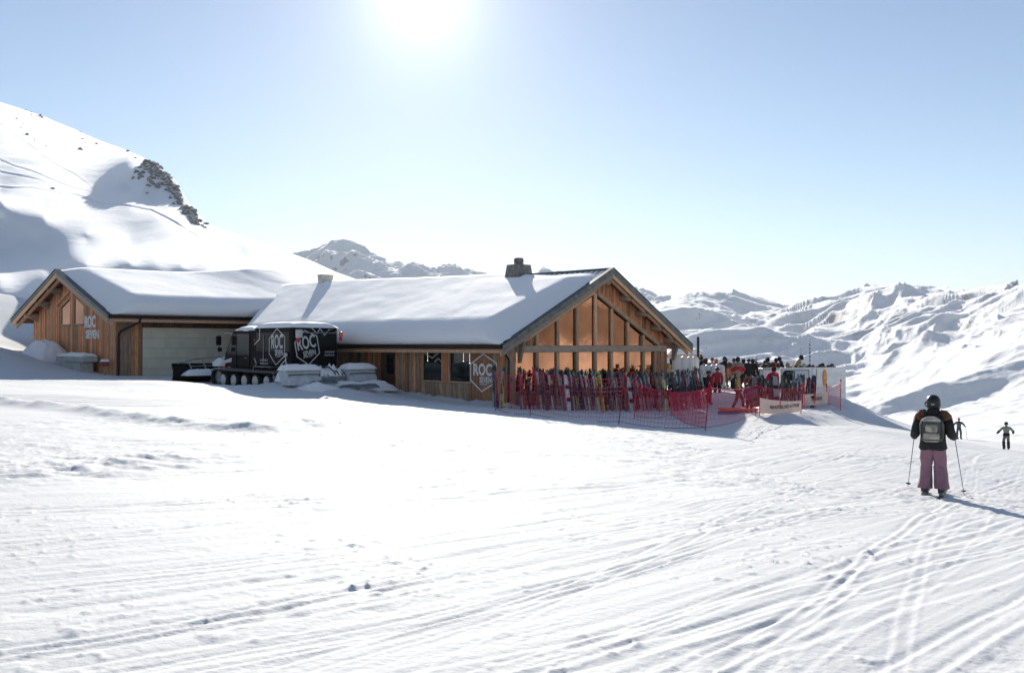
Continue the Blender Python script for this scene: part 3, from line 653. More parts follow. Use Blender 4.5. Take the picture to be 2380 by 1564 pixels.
for P, m_ in (((-.1, GE-.04), M_BEAM), ((GW+.1, GE-.04), M_WOOD_LT)):
    wrake(P, WP, .06, -.16, -.06, -.003, M_FLASH, 'verge_flashing')
    wrake(P, WP, .085, .062, -.1, .2, M_METAL, 'verge_cap')
    wrake(P, WP, -.162, -.44, -.03, .012, m_, 'bargeboard')
    wrake((P[0]*.97+WP[0]*.03, P[1]*.97+WP[1]*.03), WP, -.36, -.56, .2, .32, M_WOOD_LT, 'inner_rafter')
wu = lambda c: wroof(c) - .215
GD = .98
gp_ = lambda c: (GD, c)
mg = ([M_WOOD_WARM, M_WOOD, M_WOOD_GREY], [3, 3, 1])
wdt = lambda c: 2.32 + (9.35-c)*.36 if c > 7.5 else 2.30 + (c-5.72)*.40
for t0, t1 in ((1.28, 5.72), (9.35, 14.1)):
    planks(gw, {'t': (t0, t1), 'p': gp_}, lambda c: -2.7 if c < 8 else -1.8, wu, (-.9,0,0), mg, .17)
planks(gw, {'t': (7.26, 7.80), 'p': gp_}, lambda c: -2.7, wu, (-.9,0,0), mg, .18)
for t0, t1 in ((5.72, 7.26), (7.80, 9.35)):
    planks(gw, {'t': (t0, t1), 'p': gp_}, lambda c: -2.7, lambda c: 1.2, (-.9,0,0), mg, .17)
    planks(gw, {'t': (t0, t1), 'p': gp_}, lambda c: wdt(c), wu, (-.9,0,0), mg, .17)
    q = [(t0, 1.2), (t1, 1.2), (t1, wdt(t1)), (t0, wdt(t0))]
    mb = MB(); mb.prism([(GD-.01,c,z) for c,z in q], (.02,0,0)); w = mb.build('window', M_COPPER, gw)
    mb = MB()
    for (c0,z0),(c1,z1) in zip(q, q[1:]+q[:1]):
        dx, dz = c1-c0, z1-z0; l_ = math.hypot(dx, dz); nx, nz = -dz/l_*.05, dx/l_*.05
        mb.prism([(GD-.06,c0,z0),(GD-.06,c1,z1),(GD-.06,c1+nx,z1+nz),(GD-.06,c0+nx,z0+nz)], (.045,0,0))
    mb.build('window_frame', M_WOOD_LT, w)
    mb = MB(); mb.box(GD-.12, GD-.0, t0, t1, 1.13, 1.195); mb.build('window_sill', M_FLASH, w)
mb = MB(); mb.prism([(GD-.2,9.75,2.35),(GD-.2,7.75,3.12),(GD-.2,7.75,3.2),(GD-.2,9.75,2.43)], (.2,0,0)); mb.build('window_hood', M_WOOD_LT, gw)
for c in (1.9, 4.2, 9.3, 11.3, 13.3):
    z = wu(c) - .2; mb = MB(); mb.tube([(.12,c,z-.02),(.25,c,z),(GD+.2,c,z)], [.14,.19,.19], 10); mb.build('purlin', M_BEAM, gw, True)
    mb = MB(); mb.tube([(.35,c,z-.1),(GD+.1,c,z-.42)], .06, 6); mb.build('bracket', M_BEAM, gw)
z = wu(GC) - .25; mb = MB(); mb.tube([(.2,GC,z),(GD+.2,GC,z)], .19, 10); mb.build('purlin', M_BEAM, gw, True)
GCW = 1.28
planks(gw, {'t': (GD, 2.42), 'p': lambda d: (d, GCW)}, lambda d: -2.7, lambda d: 1.72, (0,-.9,0), ([M_WOOD, M_WOOD_GREY], [1,1]), .2)
planks(gw, {'t': (2.42, 12.0), 'p': lambda d: (d, GCW)}, lambda d: 1.0, lambda d: 1.72, (0,-.9,0), ([mat('dark_lintel_boards', (.10,.05,.03), .8, var=.3, rand=.3)], [1]), .6)
planks(gw, {'t': (8.5, 9.0), 'p': lambda d: (d, GCW)}, lambda d: -2.7, lambda d: .99, (0,-.9,0), ([M_WOOD_GREY], [1]), .2)
gd = empty('garage_door', (0,0,0), 0, gw)
for k in range(6):
    z0 = -2.5 + k*.58; mb = MB(); mb.bbox(2.46, 8.46, GCW-.02, GCW+.03, z0+.004, z0+.576, .008); mb.build('door_panel', M_DOORPANEL, gd)
mb = MB(); mb.box(2.46, 8.46, GCW+.032, GCW+.06, -2.6, 1.0); mb.build('door_seal', M_BLACK, gd)
mb = MB(); mb.prism([(GD+.12,1.4,-2.8),(GD+.12,14.0,-2.8),(GD+.12,14.0,1.6),(GD+.12,GC,GZ_-.4),(GD+.12,1.4,1.6)], (10,0,0)); mb.build('inner_wall', M_BLACK, gw)
mb = MB(); n = 8; pr = [(.0-.02+.085*math.cos(math.pi+math.pi*k/n)-.06, GE-.05+.085*math.sin(math.pi+math.pi*k/n)) for k in range(n+1)]
mb.prism([(.05,p[0],p[1]) for p in pr]+[(.05,pr[-1][0],GE+.03),(.05,pr[0][0],GE+.03)], (9.2,0,0)); mb.build('gutter', M_BLACK, gw)
mb = MB(); mb.box(.06, 10.5, .06, .1, GE-.36, GE-.2); mb.build('fascia', M_WOOD_LT, gw)
for k in range(11):
    d0 = .8 + k*.85; mb = MB(); mb.prism([(d0,.11,GE-.2),(d0,1.4,GE+.28),(d0,1.4,GE+.12),(d0,.11,GE-.36)], (.12,0,0)); mb.build('rafter', M_BEAM, gw)
mb = MB(); mb.tube([(1.75,-.05,GE-.1),(1.75,.0,GE-.35),(1.1,1.0,GE-.85),(1.05,1.15,GE-1.1),(1.05,1.16,-2.4)], .07, 8); mb.build('downpipe', M_BLACK, gw)
lt = empty('wall_lettering', WM @ Vector((GD-.05, 4.72, .98)), ROT - math.pi/2); tag(lt, 'white ROC SEVEN letters on the boarded garage gable', 'sign')
put_text('lettering', 'ROC', .70, 1.60, (-.06, 0, .35), 0, lt, .05, .03); put_text('lettering', 'SEVEN', .50, 1.86, (.26, 0, -.37), 0, lt, .05, .025)

# ------------------------------------------------------------------ snow lying on the roofs
def snow_profile(name, M, prof, s0, s1, n, along, noise_seed, label):
    """prof(s) -> list of (across, height) points; swept along s"""
    ss = np.linspace(s0, s1, n); rows = []
    for s in ss:
        pr = prof(s)
        rows.append([(s, p[0], p[1]) if along == 'x' else (p[0], s, p[1]) for p in pr])
    P = np.array(rows, float)
    if along == 'y': P[:, :, 1] = .06 + (P[:, :, 1]-.06)/(s1-.06)*(np.vectorize(lambda a: bend(min(a, RA)) + .25)(P[:, :, 0])-.06)
    sh = P.shape; Q = P.reshape(-1, 3)
    Q = np.concatenate([Q, np.ones((len(Q), 1))], 1) @ np.array(M).T; Q = Q[:, :3]
    Q[:, 2] += .014*fbm(Q[:, 0]/1.6 + Q[:, 2], Q[:, 1]/1.6, 3, noise_seed) * np.tile(prof.__dict__['amp'], n)
    o = link(name, grid_mesh(name, Q.reshape(sh), M_SNOW_SOFT, flip=(along == 'x')))
    return tag(o, label, 'snow', kind='stuff')
def slope_profile(w0, w1, rid, rz, ze, t_fun):
    """both slopes of a roof in one profile, with rounded overhanging eaves"""
    def prof(s):
        out = []
        zf = lambda a: ze + (rz-ze)*(a-w0)/(rid-w0) if a <= rid else rz - (rz-ze)*(a-rid)/(w1-rid)
        te = t_fun(.2, s)
        for a, k in ((.06,.0),(-.02,.06),(-.10,.2),(-.15,.42),(-.13,.62),(-.05,.8),(.08,.92),(.25,1.0)):
            out.append((w0 + a*min(1, te/.4), zf(max(w0+max(a,0), w0)) + te*k + .004))
        for u in np.linspace(.08, 1, 26): a = w0 + .25 + (rid-w0-.25)*u; out.append((a, zf(a) + t_fun((a-w0)/(rid-w0), s)))
        for u in np.linspace(.1, 1, 10): a = rid + (w1-rid-.1)*u; out.append((a, zf(a) + t_fun(1-(a-rid)/(w1-rid), s)*min(1, (1-u)*6+.1)))
        return out
    prof.amp = np.concatenate([np.linspace(0, .6, 8), np.ones(26), np.ones(10)]); return prof
sm = lambda e0, e1, x: (lambda t: t*t*(3-2*t))(min(1, max(0, (x-e0)/(e1-e0))))
def t_main(u, b):
    base = .86 - .64*u + .33*u*sm(8, 24, b)
    edge = sm(-.2, 2.2 - .6*u, b - .05)
    rdg = 1 - .92*sm(.80, .99, u)*(1 - sm(3.0, 9.5, b))
    end = 1
    return max(.012, base*edge*rdg*end*(1 + .012*math.sin(b*.8+u*3)))
P_ = slope_profile(0, WA, RA, RZ_, 0, t_main)
snow_profile('roof_snow', MM, P_, .06, 28.8, 120, 'y', 5, 'thick snow blanket on the big chalet roof')
def t_wing(u, d):
    base = .98 - .70*u + .55*u*math.exp(-((d-13.5)/3.6)**2)
    edge = sm(-.25, 1.7, d - .12)
    return max(.012, base*edge*(1 + .012*math.sin(d*.7+u*2)))
P_ = slope_profile(0, GW, GC, GZ_, GE, t_wing)
snow_profile('roof_snow', WM, P_, .12, 19.6, 90, 'x', 9, 'thick snow blanket on the garage wing roof')
# ------------------------------------------------------------------ soft snow caps
def snow_cap(name, loc, rz, sx, sy, h, label, seed=0, skirt=.04, n=22, tilt=0, amp=.25, pw=5):
    """a rounded cushion of snow, sx by sy, height h"""
    u = np.linspace(-1, 1, n); U, V = np.meshgrid(u, u, indexing='ij')
    e = (1 - np.abs(U)**pw) * (1 - np.abs(V)**pw); k = np.sqrt(np.clip(e, 0, 1))
    wob = 1 + amp*fbm(U*2.2 + seed, V*2.2 - seed, 3, seed)
    Zc = h*k*wob - skirt*(1-k); X = U*sx/2*(1 + .03*np.cos(V*5+seed)); Y = V*sy/2*(1 + .03*np.sin(U*4+seed))
    Zc = Zc + tilt*X
    c, s = math.cos(rz), math.sin(rz)
    P = np.stack([loc[0] + X*c - Y*s, loc[1] + X*s + Y*c, loc[2] + Zc], -1)
    o = link(name, grid_mesh(name, P, M_SNOW_SOFT, flip=True)); return tag(o, label, 'snow', kind='stuff')

# ================================================================== the snow groomer with the passenger cabin
M_PAINT = mat('black_paint', (.004, .0045, .005), .5, spec=.12)
M_RUBBER = mat('track_rubber', (.018, .02, .02), .75, var=.3, scale=6)
M_STEEL = mat('worn_steel', (.30, .31, .30), .45, metal=.7, var=.35, scale=7)
M_DISC = mat('wheel_disc', (.55, .53, .50), .6, var=.15, scale=5)
M_SNOWY = mat('frosted_cover', (.52, .55, .57), .8, var=.15, scale=4, bump=.01, bscale=10)
M_RED = mat('red_lens', (.55, .02, .02), .3); M_ORANGE = mat('orange_lens', (.8, .12, .03), .3)
M_DECAL = mat('decal_white', (.55, .54, .52), .6)
GO = MM @ Vector((-2.6, 13.0, 0)); GO.z = EYE - 2.03
gr = empty('snow_groomer', GO, ROT + math.pi/2); tag(gr, 'black tracked snow groomer with ROC SEVEN passenger cabin beside the garage door', 'snow groomer')
GM = Matrix.Translation(GO) @ Matrix.Rotation(ROT + math.pi/2, 4, 'Z')
def gbuild(mb, name, m, parent=None, smooth=False): return mb.build(name, m, parent or gr, smooth)
mb = MB(); mb.bbox(-3.2, 3.1, -.75, .75, .45, 1.05, .05); gbuild(mb, 'chassis', M_PAINT)
for sy in (1, -1):
    yc = sy*1.28; hw = .47
    tr = MB(); pts = []
    for k in range(9): w = -math.pi/2 - math.pi*k/8*1.0; pts.append((-2.55 + .36*math.cos(w), .42 + .36*math.sin(w)))
    for k in range(9): w = math.pi/2 - math.pi*k/8; pts.append((2.75 + .38*math.cos(w), .48 + .38*math.sin(w)))
    lo = [(x, z) for x, z in pts]; inn = [(-2.55 + (x+2.55)*.86 if x < 0 else 2.75 + (x-2.75)*.86, .44 + (z-.44)*.86) for x, z in lo]
    n = len(lo); vs = []; fs = []
    for y in (yc-hw, yc+hw):
        vs += [(x, y, z) for x, z in lo] + [(x, y, z) for x, z in inn]
    for i in range(n):
        j = (i+1) % n; o = 2*n
        fs += [(i, j, o+j, o+i), (n+j, n+i, o+n+i, o+n+j), (j, i, n+i, n+j), (o+i, o+j, o+n+j, o+n+i)]
    tr.add(vs, fs); tk = gbuild(tr, 'track', M_RUBBER)
    # cross bars
    per = 0; seg = []
    for i in range(n):
        a = Vector((lo[i][0], 0, lo[i][1])); b_ = Vector((lo[(i+1)%n][0], 0, lo[(i+1)%n][1])); seg.append((a, b_, (b_-a).length)); per += (b_-a).length
    bar = MB(); bar.bbox(-.02, .02, -hw-.05, hw+.05, -.01, .07, .008); bme = bar.mesh('track_bar', M_STEEL)
    N = 52
    for k in range(N):
        t = per*k/N
        for a, b_, l_ in seg:
            if t <= l_: break
            t -= l_
        d = (b_-a).normalized(); p = a + d*t; p.y = yc
        ang = math.atan2(d.x, d.z) - math.pi/2
        o = link('track_bar', bme, tk, p, (0, ang, 0))
    for k in range(5):
        x = -2.05 + k*1.0; mb = MB(); mb.lathe([(.10,-.14),(.29,-.14),(.33,-.10),(.33,.10),(.29,.14),(.10,.14)], 20, (x, yc+sy*.3, .37), (0, sy, 0)); w = gbuild(mb, 'wheel', M_RUBBER, None, True)
        mb = MB(); mb.lathe([(.255,.142),(.25,.158),(.09,.165),(.08,.19),(.02,.195)], 20, (x, yc+sy*.3, .37), (0, sy, 0)); gbuild(mb, 'wheel_disc', M_DISC, w, True)
    mb = MB(); mb.lathe([(.05,-.3),(.30,-.3),(.34,-.26),(.34,.26),(.30,.3),(.05,.3)], 16, (2.72, yc, .48), (0, sy, 0)); gbuild(mb, 'drive_sprocket', M_STEEL)
    mb = MB(); mb.lathe([(.05,-.3),(.28,-.3),(.31,-.26),(.31,.26),(.28,.3),(.05,.3)], 16, (-2.52, yc, .42), (0, sy, 0)); gbuild(mb, 'idler', M_STEEL)
# driver's cab
cab = MB(); prof = [(-.05,1.0),(2.75,1.0),(3.0,1.25),(2.86,1.62),(2.15,2.62),(1.95,2.72),(-.05,2.72)]
cab.prism([(x,-1.12,z) for x,z in prof], (0,2.24,0)); cab = gbuild(cab, 'cab', M_PAINT)
M_CABGLASS = mat('cab_glass', (.012, .018, .018), .12, spec=.35)
for sy in (1, -1):
    y = sy*1.125
    mb = MB(); mb.prism([(.55,y,1.55),(2.58,y,1.55),(2.72,y,1.68),(2.1,y,2.56),(.55,y,2.56)], (0,sy*.012,0)); gbuild(mb, 'side_window', M_CABGLASS, cab)
    mb = MB()
    for x0 in (.5, 1.75):
        mb.prism([(x0,y,1.05),(x0+.05,y,1.05),(x0+.05,y,2.6),(x0,y,2.6)], (0,sy*.02,0))
    gbuild(mb, 'door_frame', M_PAINT, cab)
    mb = MB(); mb.tube([(.72,y+sy*.03,1.42),(.92,y+sy*.03,1.42)], .02, 6); gbuild(mb, 'door_handle', M_STEEL, cab)
    arm = MB(); arm.tube([(2.15,sy*1.1,2.55),(2.5,sy*1.35,2.62),(2.75,sy*1.55,2.5)], .02, 6); arm.tube([(2.9,sy*1.1,1.3),(2.95,sy*1.42,1.45),(2.75,sy*1.5,2.2)], .018, 6); gbuild(arm, 'mirror_arm', M_STEEL)
    mb = MB(); mb.bbox(2.68,2.80,sy*1.55-.13,sy*1.55+.13,2.02,2.48,.03); gbuild(mb, 'mirror', M_PAINT)
    mb = MB(); mb.bbox(2.66,2.76,sy*1.5-.11,sy*1.5+.11,1.72,1.92,.03); gbuild(mb, 'mirror', M_PAINT)
    mb = MB(); mb.lathe([(.02,0),(.1,.01),(.12,.06),(.1,.1),(.02,.11)], 12, (2.98,sy*.7,1.2), (1,0,0)); gbuild(mb, 'headlight', mat('lamp_glass', (.7,.7,.68), .2))
mb = MB(); mb.prism([(2.88,-1.0,1.62),(2.19,-1.0,2.6),(2.19,1.0,2.6),(2.88,1.0,1.62)], (.01,0,.007)); gbuild(mb, 'windscreen', M_CABGLASS, cab)
mb = MB(); mb.tube([(2.86,.1,1.68),(2.5,.5,2.15)], .012, 4); gbuild(mb, 'wiper', M_BLACK, cab)
mb = MB(); mb.prism([(2.2,1.13,1.42),(3.0,1.13,1.26),(3.0,1.13,1.14),(2.25,1.13,1.20)], (0,.02,0)); gbuild(mb, 'side_flash', M_DECAL, cab)
mb = MB(); mb.bbox(2.95,3.0,.95,1.1,.92,1.1,.01); gbuild(mb, 'marker_light', M_RED)
mb = MB(); mb.bbox(-.08,.0,1.13,1.2,2.2,2.32,.01); gbuild(mb, 'marker_light', M_RED)
# passenger cabin
cb = MB(); cb.bbox(-3.32, -.08, -1.22, 1.22, 1.08, 2.84, .06); cb = gbuild(cb, 'passenger_cabin', M_PAINT)
mb = MB(); mb.box(-3.12,-.25, 1.222, 1.228, 1.75, 2.6); gbuild(mb, 'side_window', mat('tinted_window', (.006,.008,.008), .22, spec=.2), cb)
mb = MB(); mb.box(-3.334,-3.322, -1.0, 1.0, 1.75, 2.55); gbuild(mb, 'rear_window', mat('tinted_window', (.013,.016,.016)), cb)
def decal_line(M, pts, t, name='decal_line'):
    mb = MB(); mb.M = M
    for (x0,z0),(x1,z1) in zip(pts[:-1], pts[1:]):
        d = Vector((x1-x0, z1-z0)).normalized(); nx, nz = -d.y*t/2, d.x*t/2; e = d*t*.3
        mb.prism([(x0-e.x+nx,0,z0-e.y+nz),(x1+e.x+nx,0,z1+e.y+nz),(x1+e.x-nx,0,z1+e.y-nz),(x0-e.x-nx,0,z0-e.y-nz)], (0,-.005,0))
    return gbuild(mb, name, M_DECAL, cb)
SIDE = Matrix.Translation((-1.7, 1.232, 1.95)) @ Matrix.Rotation(math.pi, 4, 'Z')       # text plane on the near side: reads towards the rear
REAR = Matrix.Translation((-3.338, 0, 1.95)) @ Matrix.Rotation(-math.pi/2, 4, 'Z')
def face_text(M, txt, h, w, x, z, roll=0, bold=.02):
    me = text_mesh(txt, h, 1.0, .006, bold, M_DECAL); me.transform(Matrix.Scale(w/me['w'], 4, (1,0,0)))
    me.transform(M @ Matrix.Translation((x, 0, z)) @ Matrix.Rotation(roll, 4, 'Y')); return link('lettering', me, cb)
hexagon(cb, 1.34, 1.64, .045, .005, M_DECAL, 'hexagon_decal', M=SIDE @ Matrix.Translation((.42,0,.0)))
face_text(SIDE, 'ROC', .66, .98, .42, .24); face_text(SIDE, 'SEVEN', .27, .68, .58, -.26); face_text(SIDE, 'LES MENUIRES', .055, .44, .50, -.44, bold=0)
face_text(SIDE, '09 79 99 07 07', .10, .66, -.72, -.62, bold=.01); face_text(SIDE, 'ROCSEVEN.COM', .085, .66, -.72, -.77, bold=.01)
decal_line(SIDE, [(-1.1,.86),(-1.12,.35),(-1.6,.1)], .05); decal_line(SIDE, [(-1.6,-.55),(-1.42,-.75),(-1.44,-.86)], .05); decal_line(SIDE, [(.7,-.86),(1.12,-.6),(1.38,-.86)], .05)
mb = MB(); mb.tube([(-.95,1.25,1.2),(-.95,1.25,2.5)], .016, 6); gbuild(mb, 'grab_rail', M_STEEL, cb)
ROLL = R(-11)
hexagon(cb, 1.18, 1.55, .045, .005, M_DECAL, 'hexagon_decal', M=REAR @ Matrix.Translation((-.42,0,-.03)) @ Matrix.Rotation(ROLL, 4, 'Y'))
face_text(REAR, 'ROC', .60, .96, -.47, .20, ROLL); face_text(REAR, 'SEVEN', .26, .66, -.30, -.28, ROLL); face_text(REAR, 'LES MENUIRES', .05, .44, -.40, -.46, ROLL, 0)
face_text(REAR, '09 79 99 07 07', .085, .52, .78, -.24, bold=.008); face_text(REAR, 'ROCSEVEN.COM', .07, .52, .76, -.38, bold=.008)
decal_line(REAR, [(-.2,.86),(.1,.6),(.25,.84),(.5,.52),(.75,.8)], .04)
mb = MB(); mb.tube([(-3.42,1.0,2.58),(-3.42,-1.1,2.58)], .022, 6); mb.tube([(-3.42,1.0,2.58),(-3.3,1.0,2.7)], .02, 6); mb.tube([(-3.42,-1.1,2.58),(-3.3,-1.1,2.7)], .02, 6); mb.tube([(-3.42,-.2,2.6),(-3.42,-.6,2.65),(-3.42,-.9,2.78)], .012, 5); gbuild(mb, 'rear_rail', M_STEEL)
mb = MB(); mb.bbox(-3.46,-3.34,.72,1.05,2.35,2.72,.03); gbuild(mb, 'work_light', M_DISC)
mb = MB(); mb.bbox(-3.40,-3.33,.82,1.02,2.18,2.32,.02); gbuild(mb, 'tail_light', M_RED)
mb = MB(); mb.bbox(-3.45,-3.33,-1.42,-1.26,2.22,2.42,.03); gbuild(mb, 'tail_light', M_RED)
mb = MB(); mb.lathe([(.09,0),(.1,.02),(.1,.16),(.06,.2),(.02,.21)], 12, (-3.4,-1.34,2.44)); gbuild(mb, 'beacon', M_ORANGE, None, True)
mb = MB(); mb.tube([(-3.0,1.3,1.15),(-3.0,1.32,1.5)], .03, 6); mb.lathe([(.03,0),(.08,.05),(.09,.15),(.05,.2)], 10, (-3.0,1.32,1.48)); gbuild(mb, 'step_light', M_DISC, None, True)
mb = MB(); mb.bbox(-2.2,-.7,1.2,1.62,1.02,1.06,.01); mb.tube([(-.7,1.6,1.04),(-.6,1.6,.85)], .02, 5); gbuild(mb, 'side_step', M_STEEL)
# dozer blade in front, on its lift arms
bl = MB(); prof = [(5.15,.15),(4.98,.4),(4.95,.7),(5.06,1.0),(5.16,1.12),(5.22,1.10),(5.04,.7),(5.06,.42),(5.22,.17)]
bl.prism([(x,-2.0,z) for x,z in prof], (0,4.0,0)); blade = gbuild(bl, 'blade', M_PAINT)
for sy in (1, -1):
    mb = MB(); mb.prism([(x+.0,sy*2.004,z) for x,z in prof], (.35, sy*.62, 0)); gbuild(mb, 'blade_wing', M_PAINT, blade)
    mb = MB(); mb.tube([(2.6,sy*.6,.6),(3.9,sy*.65,.5),(4.98,sy*.7,.45)], .08, 8); gbuild(mb, 'lift_arm', M_PAINT)
    mb = MB(); mb.tube([(2.9,sy*.35,.95),(4.9,sy*.5,.85)], .05, 8); gbuild(mb, 'ram', M_STEEL)
fr = MB(); fr.tube([(5.12,2.5,1.12),(5.1,1.6,1.32),(5.1,.3,1.42),(5.1,-.3,1.42),(5.1,-1.6,1.32),(5.12,-2.5,1.12)], .035, 6)
for y in (-2.0,-1.2,-.4,.4,1.2,2.0): fr.tube([(5.1,y,1.40-.06*abs(y)),(4.75,y*.9,.55)], .03, 6)
gbuild(fr, 'blade_frame', M_STEEL, blade)
mb = MB(); mb.box(4.9,4.96,-1.9,1.9,.95,1.0); mb.build('blade_mesh_bar', M_STEEL, blade)
# tiller at the back, heaped with snow
mb = MB(); mb.tube([(-3.1,.5,.7),(-4.1,.5,.55)], .09, 8); mb.tube([(-3.1,-.5,.7),(-4.1,-.5,.55)], .09, 8); mb.bbox(-4.6,-4.1,-2.2,2.2,.25,.65,.05); til = gbuild(mb, 'tiller', M_STEEL)
for y0, y1 in ((.62, 2.28), (-2.35, -.85)):
    mb = MB(); pr = [(-4.15,.5),(-4.0,.85),(-4.06,.97),(-4.2,1.03),(-4.42,1.03),(-4.58,.96),(-4.68,.82),(-4.84,.5),(-4.8,.3),(-4.2,.3)]
    mb.prism([(x,y0,z) for x,z in pr], (0,y1-y0,0)); gbuild(mb, 'tiller_cover', M_SNOWY, til)
    mb = MB(); mb.tube([(-4.74,y0+.08,.66),(-4.78,y0+.06,.75),(-4.78,(y0+y1)/2,.76),(-4.78,y1-.06,.75),(-4.74,y1-.08,.66)], .022, 6); gbuild(mb, 'tiller_bar', M_BLACK, til)
hr = random.Random(4)
for k in range(7):
    y = .5 - k*.19; x = -4.0 - hr.uniform(0,.35); top = .86 + hr.uniform(-.05,.2)
    mb = MB(); mb.tube([(-3.3,y*.6,.85),(-3.6,y*.8,top),(x,y,top+.04),(x-.25,y-.12,.85),(-4.5,y-.25,.68)], .028, 6); gbuild(mb, 'hydraulic_hose', M_BLACK, til, True)
def gcap(x, y, z, sx, sy, h, label, seed, **k):
    p = GM @ Vector((x, y, z)); return snow_cap('snow_cap', p, ROT + math.pi/2, sx, sy, h, label, seed, **k)
gcap(-1.7, 0, 2.85, 3.34, 2.56, .24, 'snow lying on the passenger cabin roof', 1, amp=.1)
gcap(1.0, 0, 2.73, 2.0, 2.22, .20, 'snow lying on the driver cab roof', 2)
gcap(4.85, -.9, 1.0, .9, 3.3, .42, 'snow heaped along the groomer blade', 3)
gcap(4.8, 1.2, .55, .75, 2.2, .25, 'snow packed behind the blade', 4)
gcap(-4.34, 1.45, .98, .78, 1.78, .20, 'snow on the near tiller cover', 5)
gcap(-4.34, -1.6, .98, .78, 1.62, .20, 'snow on the far tiller cover', 6)
gcap(-3.95, -.15, .55, 1.2, 1.5, .42, 'broken snow heaped between the tiller covers', 7, amp=.6)
gcap(-3.55, 1.3, .45, 1.1, 1.2, .5, 'snow heap on the tiller drawbar', 8, amp=.4)
gcap(-4.75, -.4, .02, 2.4, 5.0, .32, 'broken snow piled on the trailing flaps', 9, amp=.55)
# grey boards lying on the snow behind the groomer
M_FLAP = mat('grey_rubber_mat', (.13, .17, .18), .7, var=.3, scale=6)
for k, (px, py, Z, w) in enumerate(((738, 911, 43.6, 2.0), (835, 911, 43.8, 2.0))):
    p = at(px, py, Z); p.z = ground_z(p.x, p.y) + .06
    fl_ = empty('ground_mat', p, ROT*.15); tag(fl_, ('ribbed grey mat lying on the snow behind the groomer', 'ribbed grey mat lying on the snow nearer the chalet door')[k], 'mat')
    mb = MB(); mb.prism([(-w/2+.15,-.35,0),(w/2-.1,-.35,0),(w/2-.3,.4,.1),(-w/2+.35,.4,.1)], (0,0,.05)); mb.build('mat_sheet', M_FLAP, fl_)
    for j in range(6):
        x = -w/2+.3+j*(w-.6)/5; mb = MB(); mb.box(x-.05, x+.05, -.3, .3, .055, .10+.03*(j%2)); mb.M = Matrix.Identity(4); mb.build('mat_rib', M_FLAP, fl_)
p = at(800, 888, 46.2); p.z = ground_z(p.x, p.y); mb = MB(); mb.tube([(0,0,0),(0,0,.42),(.22,0,.44),(.24,0,.36)], .035, 6)
o = mb.build('hook_bar', M_BLACK, None, loc=p); tag(o, 'bent black bar sticking out of the snow heap', 'bar')

# ------------------------------------------------------------------ things in front of the garage gable
p = WM @ Vector((.25, 5.0, 0)); p.z = EYE - 1.07
cx = empty('concrete_trough', p, ROT); tag(cx, 'grey concrete trough with snow on top below the garage gable', 'trough')
mb = MB(); mb.bbox(-.45,.45,-1.95,1.95,.12,.46,.03); mb.build('slab', M_CONC, cx); mb = MB(); mb.bbox(-.38,.38,-1.5,1.2,-.6,.118,.02); mb.build('plinth', M_CONC, cx)
snow_cap('snow_cap', p + Vector((0,0,.465)), ROT, .92, 3.85, .16, 'thin snow on the concrete trough', 11)
dd = WM @ Vector((.0, 9.4, 0)); dd.z = EYE - .9
snow_cap('snow_drift', dd, ROT + .1, 2.3, 3.6, 1.2, 'rounded snow drift against the garage gable', 12, amp=.12, n=34, skirt=.5, pw=2.2)
p = WM @ Vector((.55, 1.75, 0)); p.z = ground_z(p.x, p.y)
bx = empty('red_box', p, ROT); tag(bx, 'small rusty red box on a post by the downpipe', 'box')
mb = MB(); mb.box(-.05,.05,-.05,.05,-.3,.5); mb.build('post', M_BEAM, bx); mb = MB(); mb.bbox(-.17,.17,-.2,.2,.5,.78,.02); mb.build('box_body', mat('rusty_red', (.26,.06,.03), .7, var=.3), bx)
snow_cap('snow_cap', p + Vector((0,0,.785)), ROT, .38, .44, .09, 'snow on the small red box', 13)
# ------------------------------------------------------------------ people: one skinned body each, coloured by what they wear
def skin_mesh(name, joints, edges, mats_of, sub=2):
    """joints {n: ((x,y,z), rx, ry)}; edges (a, b, material index); returns a mesh grown over the skeleton"""
    names = list(joints); idx = {n: i for i, n in enumerate(names)}
    me = bpy.data.meshes.new(name); me.from_pydata([joints[n][0] for n in names], [(idx[a], idx[b]) for a, b, _ in edges], [])
    o = bpy.data.objects.new(name, me); col.objects.link(o)
    md = o.modifiers.new('skin', 'SKIN'); md.use_smooth_shade = True; md.branch_smoothing = .6
    for i, n in enumerate(names):
        sv = me.skin_vertices[0].data[i]; sv.radius = joints[n][1:3]; sv.use_root = (n == 'pelvis')
    sb = o.modifiers.new('sub', 'SUBSURF'); sb.levels = sub; sb.render_levels = sub
    bpy.context.view_layer.update()
    m2 = bpy.data.meshes.new_from_object(o.evaluated_get(bpy.context.evaluated_depsgraph_get()))
    bpy.data.objects.remove(o); bpy.data.meshes.remove(me)
    n = len(m2.polygons); c = np.zeros(n*3, np.float32); m2.polygons.foreach_get('center', c); c = c.reshape(-1, 3)
    best = np.full(n, 1e9); mi = np.zeros(n, np.int32)
    for a, b, m in edges:
        A = np.array(joints[a][0]); B = np.array(joints[b][0]); d = B - A; t = np.clip(((c-A) @ d)/max(d @ d, 1e-9), 0, 1)
        r = joints[a][1]*(1-t) + joints[b][1]*t; q = np.linalg.norm(c - A - t[:, None]*d, axis=1) - r
        k = q < best; best[k] = q[k]; mi[k] = m
    m2.name = name
    for m in mats_of: m2.materials.append(m)
    m2.polygons.foreach_set('material_index', mi); m2.polygons.foreach_set('use_smooth', [True]*n); m2.update()
    return m2
JK, TR_, SK, BT, GL = 0, 1, 2, 3, 4          # jacket, trousers, skin, boots, gloves
